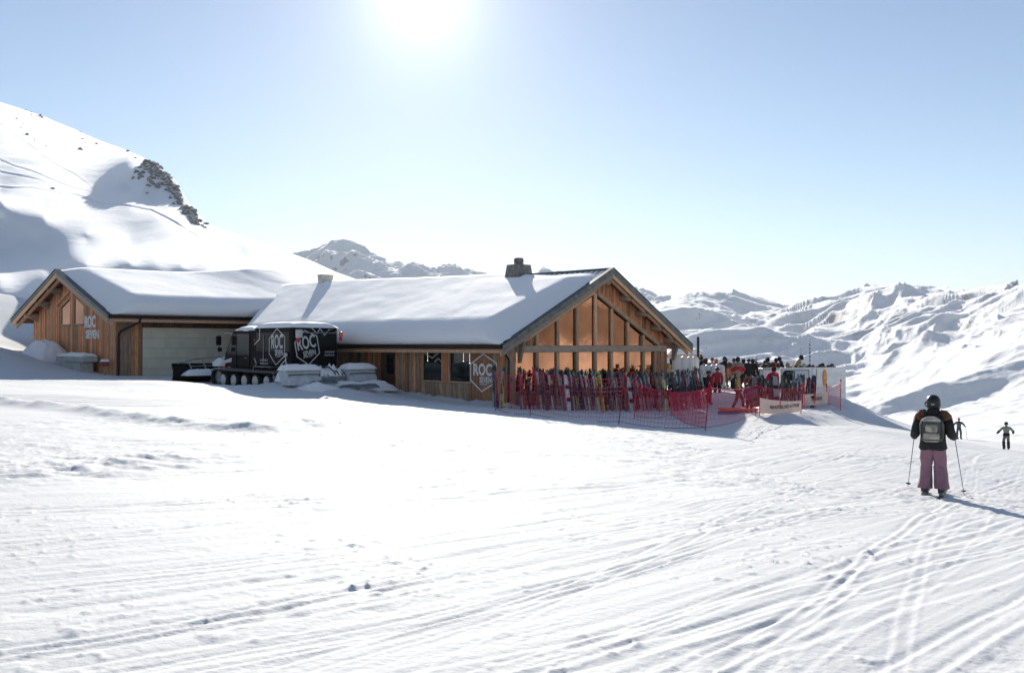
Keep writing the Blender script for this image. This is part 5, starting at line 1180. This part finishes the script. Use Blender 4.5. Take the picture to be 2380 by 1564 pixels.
# tables and benches among the guests
tl = ['long table behind the framed board', 'long table near the orange surfboard', 'long table behind the counter', 'table behind the red and grey jacket']
for k, (px, Z) in enumerate(((1858,53.0),(1918,53.0),(1795,53.2),(1705,53.4))):
    p = at(px, 0, Z); t = empty('picnic_table', (p.x, p.y, TF), .05); tag(t, 'timber picnic ' + tl[k], 'table', 'picnic tables on the terrace')
    mb = MB(); mb.bbox(-.8,.8,-.36,.36,.70,.75,.01); mb.build('table_top', M_WOOD_LT, t)
    for s in (-1,1):
        mb = MB(); mb.box(-.8,.8,s*.62-.13,s*.62+.13,.42,.46); mb.build('bench', M_WOOD_LT, t)
        mb = MB(); mb.prism([(s*.55,-.75,0),(s*.55,-.66,0),(s*.55,-.2,.70),(s*.55,-.3,.70)], (.06,0,0)); mb.prism([(s*.55+.004,.75,0),(s*.55+.004,.66,0),(s*.55+.004,.2,.70),(s*.55+.004,.3,.70)], (.052,0,0)); mb.build('leg', M_WOOD_LT, t)
# white high-backed lounge chairs
M_PAD = mat('white_vinyl', (.74, .74, .71), .45, bump=.006, bscale=9)
def lounge(px, py, Z, wpx, hpx, label, grp):
    p = at(px, py, Z); w = wpx/F*Z; top = p.z; r = empty('lounge_chair', (p.x, p.y, TF), .12); tag(r, label, 'chair', grp)
    h = top - TF; mb = MB(); pts = [(-w/2, .25)] + [(-w/2*math.cos(t), h-w*.42+w*.42*math.sin(t)) for t in np.linspace(0, math.pi, 11)] + [(w/2, .25)]
    n = len(pts); vs = []; fs = []
    for dy, k in ((-.10,.80),(-.07,.95),(0,1.0),(.06,.95),(.09,.80)): vs += [(x*k, dy + (z-.25)*.08, .25+(z-.25)*(.94+.06*k)) for x, z in pts]
    for i in range(4):
        for j in range(n): fs.append((i*n+j, i*n+(j+1)%n, (i+1)*n+(j+1)%n, (i+1)*n+j))
    fs += [tuple(range(n))[::-1], tuple(range(4*n, 5*n))]; mb.add(vs, fs); mb.build('backrest', M_PAD, r, True)
    mb = MB(); mb.bbox(-w/2*.96, w/2*.96, .08, .75, .22, .42, .05); mb.build('seat', M_PAD, r)
    for sx in (-1,1):
        for y in (.0,.68): mb = MB(); mb.tube([(sx*w*.38,y,0),(sx*w*.38,y,.24)], .02, 6); mb.build('leg', M_STEEL, r)
hi = ['tallest white lounge chair back next to the chalet', 'second tall white lounge chair back from the chalet', 'third tall white lounge chair back from the chalet', 'tall white lounge chair back beside the dark pole']
for k, (px, py) in enumerate(((1574,823),(1592,827),(1606,828),(1617,828))): lounge(px, py, 49.2 + .1*k, (21,18,16,17)[k], 60, hi[k], 'tall white lounge chairs')
lo_ = ['low white lounge chair just right of the dark pole', 'second low white lounge chair from the dark pole', 'third low white lounge chair from the dark pole', 'low white lounge chair behind the red helmeted instructor', 'last low white lounge chair towards the guests']
for k, px in enumerate((1634,1646,1659,1670,1679)): lounge(px, (848,847,847,846,848)[k], 49.0, 13, 40, lo_[k], 'low white lounge chairs')
# timber kiosk with snow behind the chairs
p = at(1592, 830, 57); kx = empty('kiosk', (p.x, p.y, TF), .1); tag(kx, 'small timber kiosk with snowy roof behind the white chairs', 'kiosk')
for k in range(9): mb = MB(); mb.bbox(-.82+k*.185, -.65+k*.185, -.02, .02, 0, 1.55, .006); mb.build('plank', M_WOOD_LT, kx)
mb = MB(); mb.prism([(-1.0,-.4,1.52),(1.0,-.4,1.52),(.9,-.4,1.75),(-.9,-.4,1.82)], (0,1.6,0)); mb.build('roof', M_WOOD_LT, kx)
snow_cap('snow_cap', (p.x, p.y+.4, TF+1.78), .1, 2.1, 1.7, .3, 'snow on the kiosk roof', 21)
# posts and masts
p = at(1622.5, 785, 50); mb = MB(); mb.tube([(0,0,-.3),(0,0,p.z-TF)], .065, 8); mb.lathe([(.07,p.z-TF),(.075,p.z-TF+.03),(.03,p.z-TF+.05)], 8); tag(mb.build('dark_pole', MD, None, loc=(p.x,p.y,TF)), 'dark square topped pole rising behind the white chairs', 'pole')
p = at(1883, 787, 56); r = empty('mast', (p.x, p.y, TF-.5)); tag(r, 'thin striped mast rising above the seated guests', 'mast'); H_ = p.z - TF + .5
mb = MB(); mb.tube([(-.05,0,0),(0,0,H_)], [.03,.014], 6); mb.build('mast_pole', M_STEEL, r)
for k in range(8): mb = MB(); z = 1.2 + k*.22; mb.lathe([(.032,z),(.034,z+.02),(.034,z+.09),(.032,z+.11)], 6, (-.02,0,0)); mb.build('mast_band', MD, r)
p = at(1861, 806, 62); mb = MB(); mb.tube([(0,0,-1.5),(0,0,p.z-TF)], .016, 5); mb.tube([(0,0,p.z-TF-.2),(.2,0,p.z-TF-.05)], .012, 5); tag(mb.build('thin_mast', M_STEEL, None, loc=(p.x,p.y,TF)), 'shorter thin mast left of the striped one', 'mast')

# ================================================================== skis
M_SKI = [mat('ski_top_%d' % i, c, .35, var=.25, scale=5) for i, c in enumerate(((.02,.022,.025),(.06,.075,.085),(.45,.45,.43),(.42,.03,.035),(.05,.16,.17),(.55,.53,.12),(.10,.11,.14),(.20,.14,.09),(.24,.27,.29),(.03,.05,.10)))]
SKN = ['black','slate','white','red','teal','yellow','dark grey','brown','silver','navy']
M_BASE = mat('ski_base', (.05, .05, .05), .3); M_BIND = mat('ski_binding_plastic', (.05,.05,.055), .45)
def ski_me(mtop, L):
    rows = [(0,.040,.0),(.06,.050,.0),(.25*L,.042,.0),(.5*L,.036,.012),(.75*L,.044,.004),(.90*L,.054,-.01),(.96*L,.046,-.045),(L,.016,-.085)]
    mb = MB(); vs = []; fs = []; mi = []
    for z, w, y in rows: vs += [(-w,y-.006,z),(w,y-.006,z),(w,y+.008,z),(-w,y+.008,z)]
    for i in range(len(rows)-1):
        for k in range(4): mb.f.append((i*4+k, i*4+4+k, i*4+4+(k+1)%4, i*4+(k+1)%4)); mb.m.append(1 if k == 0 else 0)
    mb.f += [(0,1,2,3), tuple(range(len(vs)-1, len(vs)-5, -1))]; mb.m += [0,0]; mb.v = vs
    return mb.mesh('ski', [mtop, M_BASE])
# note: local y- is the running base; tip curls to y+ of the outer face when mirrored below
bd = MB(); bd.bbox(-.035,.035,.009,.07,.62,.80,.01); bd.bbox(-.03,.03,.009,.055,.92,1.04,.01); bd.box(-.03,.03,.009,.025,.80,.92); BIND = bd.mesh('ski_binding', M_BIND)
SKI = {}; CNT = {}
ORD = ['', 'first ', 'second ', 'third ', 'fourth ', 'fifth ', 'sixth ', 'seventh ', 'eighth ', 'ninth ', 'tenth ', 'eleventh ', 'twelfth ', 'thirteenth ', 'fourteenth ', 'fifteenth ', 'sixteenth ', 'seventeenth ', 'eighteenth ', 'nineteenth ', 'twentieth '] + ['further '] * 40
rs = random.Random(21)
def ski_pair(loc, lean_dir, lean, label, grp, ci=None, L=None, spread=None):
    ci = rs.choices(range(10), (4,3,5,3,2,1.5,3,1,5,2))[0] if ci is None else ci; L = L or rs.choice((1.52, 1.60, 1.68, 1.75))
    if (ci, L) not in SKI: SKI[ci, L] = ski_me(M_SKI[ci], L)
    r = bpy.data.objects.new('ski_pair', None); col.objects.link(r); r.location = loc; r.empty_display_size = .2
    r.rotation_euler = (-lean, rs.gauss(0, .05), lean_dir); key = (grp, ci); CNT[key] = CNT.get(key, 0) + 1
    tag(r, label % (ORD[CNT[key]] + SKN[ci]), 'skis', grp)
    sp_ = spread if spread is not None else rs.uniform(.0, .05)
    for s in (-1, 1):
        o = link('ski', SKI[ci, L], r, (sp_*s*.6, s*.012, 0), (0, sp_*s*.9, 0 if s > 0 else math.pi)); link('ski_binding', BIND, o)
    return r
def snowboard(loc, lean_dir, lean, c, label):
    mb = MB(); L, w = 1.5, .14; pts = [(w*math.copysign(abs(math.cos(t))**.55, math.cos(t))*(1-.12*(1-abs(math.sin(t)))), L/2 + (L/2)*math.copysign(abs(math.sin(t))**.75, math.sin(t))) for t in np.linspace(0, 2*math.pi, 29)[:-1]]
    mb.prism([(x,0,z) for x,z in pts], (0,.014,0)); r = empty('snowboard', loc); r.rotation_euler = (-lean, rs.gauss(0,.05), lean_dir); tag(r, label, 'snowboard', 'snowboards in the racks')
    mb.build('deck', mat('board_deck_%d' % int(c[0]*999), c, .4, var=.3, scale=4), r)
    for z in (.5, 1.0): mb = MB(); mb.bbox(-.10,.10,-.07,-.001,z-.08,z+.08,.02); mb.tube([(-.10,-.05,z),(0,-.14,z+.02),(.10,-.05,z)], .025, 6); mb.build('board_binding', MD, r)
def pole_pair(loc, lean_dir, lean, label, c):
    r = empty('ski_poles', loc); r.rotation_euler = (-lean, rs.gauss(0,.04), lean_dir); tag(r, label, 'ski poles', 'ski poles in the racks')
    for s in (-1,1): mb = MB(); mb.tube([(s*.03,0,0),(s*.02,0,1.05)], .011, 5); mb.tube([(s*.02,0,1.05),(s*.018,.01,1.18)], .02, 6, mi=1); mb.lathe([(.006,.06),(.045,.07),(.006,.085)], 8, (s*.03,0,0), mi=1); mb.build('ski_pole', [c, MD], r)
def rack(a0, a1, b0, label):
    p = MM @ Vector((a0, b0, 0)); q = MM @ Vector((a1, b0, 0)); d = q - p; L = d.length; r = empty('ski_rack', (p.x, p.y, min(ground_z(p.x,p.y), ground_z(q.x,q.y))), ROT); tag(r, label, 'ski rack', 'ski racks along the gable')
    dz = [ground_z(*(p + d*t).xy) - r.location.z for t in np.linspace(0, 1, 5)]
    for h in (.45, .98): mb = MB(); mb.tube([(L*t,0,dz[i]+h) for i, t in enumerate(np.linspace(0,1,5))], .03, 6); mb.build('rail', M_BEAM, r)
    for i, t in enumerate(np.linspace(0,1,5)): mb = MB(); mb.tube([(L*t,.04,dz[i]-.2),(L*t,.03,dz[i]+1.02)], .035, 6); mb.build('post', M_BEAM, r)
rack(.3, 6.6, -.75, 'long timber ski rack under the left gable windows'); rack(7.0, 12.2, -.75, 'long timber ski rack under the right gable windows')
def row(a0, a1, b0, step, lean, dirn, lab, grp, jit=.05):
    a = a0
    while a < a1:
        p = MM @ Vector((a + rs.gauss(0,.02), b0 + rs.gauss(0, jit), 0)); p.z = ground_z(p.x, p.y) - .05
        ski_pair(p, ROT + dirn + rs.gauss(0,.25), lean + rs.gauss(0,.04), lab, grp); a += step*rs.uniform(.7, 1.35)
row(-.1, 12.0, -1.15, .155, .20, 0, '%s skis counted from the left in the rack along the gable wall', 'skis racked along the gable')
row(.6, 11.6, -1.75, .30, .17, 0, '%s skis counted from the left in the outer row beside the net', 'skis in the outer row', .09)
row(6.6, 10.2, -2.7, .27, .15, .1, '%s skis counted from the left in the short front row', 'skis in the front row')
for k, (a, b0, c, nm) in enumerate(((1.75,-1.95,(.55,.57,.58),'pale snowboard standing behind the second net post'),(5.6,-2.0,(.42,.45,.46),'light grey snowboard in the middle of the racks'),(3.3,-1.2,(.03,.035,.04),'black snowboard left of the middle posts'),(8.2,-1.3,(.40,.03,.04),'red tipped snowboard under the right windows'),(6.9,-1.25,(.05,.20,.20),'teal snowboard under the tie beam'),(10.6,-1.3,(.45,.05,.06),'red snowboard near the chalet corner'))):
    p = MM @ Vector((a, b0, 0)); p.z = ground_z(p.x,p.y)-.05; snowboard(p, ROT, .18, c, nm)
M_YEL = mat('yellow_pole', (.75,.72,.03), .4); M_REDP = mat('red_pole', (.65,.05,.06), .4)
for px, py, Z, c, lab in ((1171,951,None,M_YEL,'bright yellow ski poles leaning by the chalet corner'),(1187,950,None,M_REDP,'red ski poles leaning right of the yellow ones')):
    p = hit(px, py); pole_pair(p, -.25, .12, lab, c)
for k, (px, py) in enumerate(((1148,946),(1158,949),(1163,950),(1152,947))):
    p = hit(px, py); p.z -= .04; ski_pair(p, ROT*.3, .14, '%s pair of skis propped against the wall beside the hexagon sign', 'skis beside the hexagon sign', (2,0,8,6)[k])
for k in range(14):
    p = MM @ Vector((.6+k*.78, -2.2+rs.gauss(0,.3), 0)); p.z = ground_z(p.x,p.y); pole_pair(p, ROT+rs.gauss(0,.3), .14, ORD[k+1] + 'thin pair of ski poles counted along the outer ski row', rs.choice((M_STEEL, MD, M_REDP)))
# sunlit stand on the right
for j, (Z, x0, x1, n) in enumerate(((45.2, 10.75, 13.15, 13), (45.9, 11.0, 13.5, 13), (46.5, 11.3, 13.6, 11))):
    for i in range(n):
        x = x0 + (x1-x0)*i/(n-1) + rs.gauss(0,.05); p = Vector((x, Z + rs.gauss(0,.12), 0)); p.z = ground_z(p.x,p.y) - .05
        ski_pair(p, rs.gauss(0,.5) + (0 if rs.random() < .6 else math.pi), rs.uniform(.05,.2), '%s skis counted from the front left in the sunlit stand', 'skis in the sunlit stand', None, rs.choice((1.22,1.32,1.4)), rs.uniform(.05,.15))
for k, x in enumerate((12.75, 10.3, 11.4)):
    p = Vector((x+.55, 44.3+.3*k, 0)); p.z = ground_z(p.x,p.y)-.05; snowboard(p, rs.gauss(0,.3), .1, ((.02,.025,.05),(.12,.12,.13),(.3,.32,.33))[k], ('dark snowboard at the right end of the sunlit stand','grey snowboard at the left end of the sunlit stand','silver snowboard in the middle of the sunlit stand')[k])

# ================================================================== red safety nets
M_NET = mat('red_net', (.62, .025, .07), .55); M_POST = mat('red_post', (.66, .03, .06), .4); M_CORD = mat('dark_cord', (.05,.02,.03), .6)
def net_fence(posts_, label, h=1.15, sag=.12, cell=.115, drop=.06, lean=.0, rows=None, rad=.006):
    """posts_: ground points with post height; a net hangs between them"""
    o0 = posts_[0][0]; r = empty('net_fence', o0); tag(r, label, 'net', 'red safety nets')
    for g, hp, tilt in posts_:
        q = g - o0; mb = MB(); mb.tube([q + Vector((-tilt*.2,0,-.25)), q + Vector((tilt,0,hp))], [.016,.018], 7); mb.lathe([(.018,0),(.034,.02),(.036,.08),(.015,.13)], 8, q + Vector((tilt,0,hp-.04))); mb.build('post', M_POST, r, True)
    for (g0, h0, t0), (g1, h1, t1) in zip(posts_[:-1], posts_[1:]):
        a0, a1 = g0 - o0, g1 - o0; L = (a1-a0).length; n = max(4, int(L/cell)); m = max(5, int(h/cell))
        def P(u, v):                     # v=1 top cord, v=0 bottom cord
            b = a0.lerp(a1, u); s = 4*u*(1-u)
            zt_ = (h0-.06)*(1-u) + (h1-.06)*u - sag*s; zb = drop - .10*s + .03
            x = (t0*(1-u) + t1*u)*v
            w_ = .05*math.sin(u*9+v*4)*s
            return b + Vector((x + w_*.4, w_, zb + (zt_-zb)*v))
        nb = MB()
        for j in range(1, m):
            v = j/m; nb.tube([P(i/n, v) for i in range(0, n+1, 2)] + ([P(1, v)] if n % 2 else []), rad, 3, cap=False)
        for i in range(1, n): nb.tube([P(i/n, j/m) for j in range(0, m+1, 2)] + ([P(i/n, 1)] if m % 2 else []), rad*.8, 3, cap=False)
        nb.build('net', M_NET, r)
        cb_ = MB(); cb_.tube([P(i/16, 1) for i in range(17)], .012, 5); cb_.build('top_cord', M_NET, r)
        cb_ = MB(); cb_.tube([P(i/16, 0) for i in range(17)], .008, 5); cb_.build('bottom_cord', M_CORD, r)
    return r
def post_at(px, py, top, px_top=None):
    g = hit(px, py); return (g, (py - top)/F*g.y, ((px_top or px) - px)/F*g.y)
PA, PB, PC, PD = post_at(1152, 955, 868), post_at(1232, 967, 857, 1239), post_at(1438, 986, 873, 1451), post_at(1639, 1000, 896, 1650)
net_fence([PA, PB], 'short red net at the chalet corner with wide gaps', 1.1, .08, .15)
net_fence([PB, PC], 'red net stretched in front of the left ski racks', 1.2, .16)
net_fence([PC, PD], 'loose red net hanging low between the two leaning posts', 1.0, .30)
PE, PF = post_at(1474, 973, 880, 1477), post_at(1560, 969, 908, 1557)
net_fence([PE, PF, PD], 'second red net behind the front one near the instructors', 1.0, .12)
PG = post_at(1756, 967, 894, 1757); PH = post_at(1862, 956, 897, 1864)
net_fence([PD, PG], 'single thin red net behind the man in yellow', 1.05, .10, .2)
net_fence([PG, PH], 'red net in front of the sunlit ski stand', 1.05, .12)
PI, PJ, PK_ = post_at(1880, 940, 893, 1882), post_at(1918, 935, 897, 1921), post_at(1953, 955, 886, 1954)
net_fence([PI, PJ, PK_], 'pink red net under the orange surfboard sign', 1.0, .08)
for k, px in enumerate((1869, 1892)):
    g = hit(px, 952 - 4*k); q = empty('marker_pole', g); tag(q, ('thin red marker pole left of the small banner', 'thin red marker pole holding the small banner')[k], 'pole'); mb = MB(); mb.tube([(0,0,-.2),(.01,0,1.1)], .014, 6); mb.lathe([(.014,0),(.03,.02),(.03,.09),(.01,.12)], 8, (.01,0,1.0)); mb.build('pole_shaft', M_POST, q, True)

# ------------------------------------------------------------------ banners
M_BAN = mat('pale_pink_banner', (.86, .64, .52), .75, var=.06, scale=5); M_BLK = mat('banner_ink', (.05,.035,.03), .8)
def banner(p0, p1, h0, h1, sag, label, text, tw, th, tx, tz):
    r = empty('banner', p0); d = p1 - p0; L = d.length; rz = math.atan2(d.y, d.x); r.rotation_euler = (0,0,rz); tag(r, label, 'banner')
    n, m = 28, 6; Lx = math.hypot(d.x, d.y); G = np.zeros((m+1, n+1, 3))
    def S(u, v): s = 4*u*(1-u); return (Lx*u, -.06*math.sin(u*7+v*2)*s - .05*s*(1-v), d.z*u + (.12 - sag*s*(1-.35*v)) + (h0*(1-u)+h1*u)*v)
    for j in range(m+1):
        for i in range(n+1): G[j,i] = S(i/n, j/m)
    o = link('banner_cloth', grid_mesh('banner_cloth', G, M_BAN), r)
    for u in (0,.5,1): mb = MB(); x, y, z = S(u, 1); mb.tube([(x,.03,z-1.0),(x,.03,z+.04)], .014, 6); mb.build('post', M_POST, r)
    me = text_mesh(text, th, 1.0, .004, .01, M_BLK); me.transform(Matrix.Scale(tw/me['w'], 4, (1,0,0)))
    k = len(me.vertices); c = np.zeros(k*3, np.float32); me.vertices.foreach_get('co', c); c = c.reshape(-1,3)
    for q in c:
        u = (tx + q[0])/Lx; x, y, z0 = S(u, 0); hh = (h0*(1-u)+h1*u); v = (tz + q[2])/hh; x, y, z = S(u, v); q[0] = x; q[1] = y - .012 + q[1]; q[2] = z
    me.vertices.foreach_set('co', c.reshape(-1)); me.update(); link('lettering', me, r)
b0, b1 = hit(1766, 967), hit(1862, 964)
b1 = b0 + (b1-b0)*1.0; L_ = (b1-b0).length
banner(b0, b1, .58, .40, .10, 'pale pink banner reading HIGH ALTITUDE in front of the skis', 'HIGH ALTITUDE, NOT ATTITUDE', L_*.72, .15, L_*.58, .25)
b0, b1 = hit(1866, 950), hit(1924, 947); L_ = (b1-b0).length
banner(b0, b1, .50, .50, .04, 'smaller pale banner with grey lettering by the snow bank', 'SUPER-HEROES', L_*.42, .14, L_*.55, .27)
# orange sledge board by the yellow jacketed man
p = hit(1716, 960); sd = empty('sledge', p + Vector((0,0,.04)), .05); tag(sd, 'orange and blue plastic sledge lying on the snow', 'sledge')
mb = MB(); mb.prism([(-.75,-.12,.05),(.75,-.18,.07),(.85,-.1,.16),(.7,.2,.12),(-.7,.24,.08),(-.85,0,.12)], (0,0,.05)); mb.build('sledge_top', mat('orange_plastic', (.75,.13,.03), .4), sd)
mb = MB(); mb.prism([(-.9,-.2,-.06),(.7,-.24,-.04),(.8,.1,-.02),(-.8,.16,-.02)], (0,0,.07)); mb.build('sledge_base', mat('blue_plastic', (.05,.10,.22), .4), sd)

# ------------------------------------------------------------------ rocks on the hill
M_ROCK = snow_mat('rock_with_snow', 1.6, .12, rock=(.80, .35, .9, .72), rcol=(.20, .175, .15))
hv = np.zeros(len(hill.data.vertices)*3, np.float32); hill.data.vertices.foreach_get('co', hv); hv = hv.reshape(-1,3)
HPX = 1190 + hv[:,0]/hv[:,1]*F; HPY = 802 - (hv[:,2]-EYE)/hv[:,1]*F
def on_hill(px, py):
    k = np.argmin((HPX-px)**2 + (HPY-py)**2 + (hv[:,1] > 340)*1e6); return Vector(hv[k])
def rock_mesh(seed, sx, sy, sz, n=14):
    rg_ = np.random.default_rng(seed); U = np.linspace(0, 2*np.pi, n+1)[:-1]; V = np.linspace(-.5*np.pi, .5*np.pi, n//2+3)
    P = np.zeros((len(V), n, 3))
    for i, v in enumerate(V):
        for j, u in enumerate(U):
            d = np.array([math.cos(v)*math.cos(u), math.cos(v)*math.sin(u), math.sin(v)])
            st = round(d[2]*4)/4*.5 + d[2]*.5                       # bedding planes
            k = 1 + .35*float(fbm(d[0]*1.7+seed, d[1]*1.7+d[2]*2.1, 3, seed)) + .12*rg_.standard_normal()
            P[i,j] = (d[0]*sx*k, d[1]*sy*k, st*sz*k)
    return grid_mesh('rock', P, M_ROCK, wrap=True, smooth=False)
cl = [(345,378,22,13),(356,388,16,10),(330,400,9,7),(366,396,18,9),(352,410,10,8),(378,402,15,9),(386,410,16,8),(392,420,15,8),(372,425,12,6),(400,432,14,8),(408,440,12,8),(415,452,11,9),(421,464,10,10),(430,480,11,9),(440,487,15,13),(448,498,16,12),(452,508,12,9),(462,512,10,6),(476,519,8,4),(316,398,6,7),(308,412,5,6),(322,412,4,8),(342,430,6,5),(352,424,5,9),(340,448,4,4),(395,458,6,7),(402,472,5,5),(326,388,8,5),(374,385,9,6),(384,440,7,4)]
cl += [(px + dx, py + dy, w*.8, h*.8) for (px, py, w, h) in cl[:19] for dx, dy in ((-7, 4), (-3, 9))]
for k, (px, py, w_, h_) in enumerate(cl):
    p = on_hill(px, py + h_*.4); s = p.y/F; o = link('rock', rock_mesh(100+k, w_*s*.95, w_*s*.6, h_*s*.8), None, p, (0,0,k*.7)); tag(o, ('broken rock high on the outcrop crest', 'broken rock midway down the outcrop', 'broken rock near the foot of the outcrop')[min(2, int((py-375)/48))], 'rock', 'rocks of the outcrop')
sp_ = [(60,253,4,2),(72,257,4,2),(92,268,9,5),(97,272,6,4),(70,265,3,2),(36,275,5,2),(52,288,3,2),(47,296,3,2),(60,311,9,6),(78,324,3,2),(106,340,4,2),(184,345,11,7),(190,322,6,2),(184,306,3,2),(222,333,7,3),(296,350,9,4),(120,437,9,4),(314,367,6,3)]
for k, (px, py, w_, h_) in enumerate(sp_):
    p = on_hill(px, py + h_*.3); s = p.y/F; o = link('rock', rock_mesh(300+k, w_*s*.55, w_*s*.5, h_*s*.7, 10), None, p, (0,0,k)); tag(o, 'scattered grey boulder poking through the snow of the upper slope', 'rock', 'boulders on the upper slope')
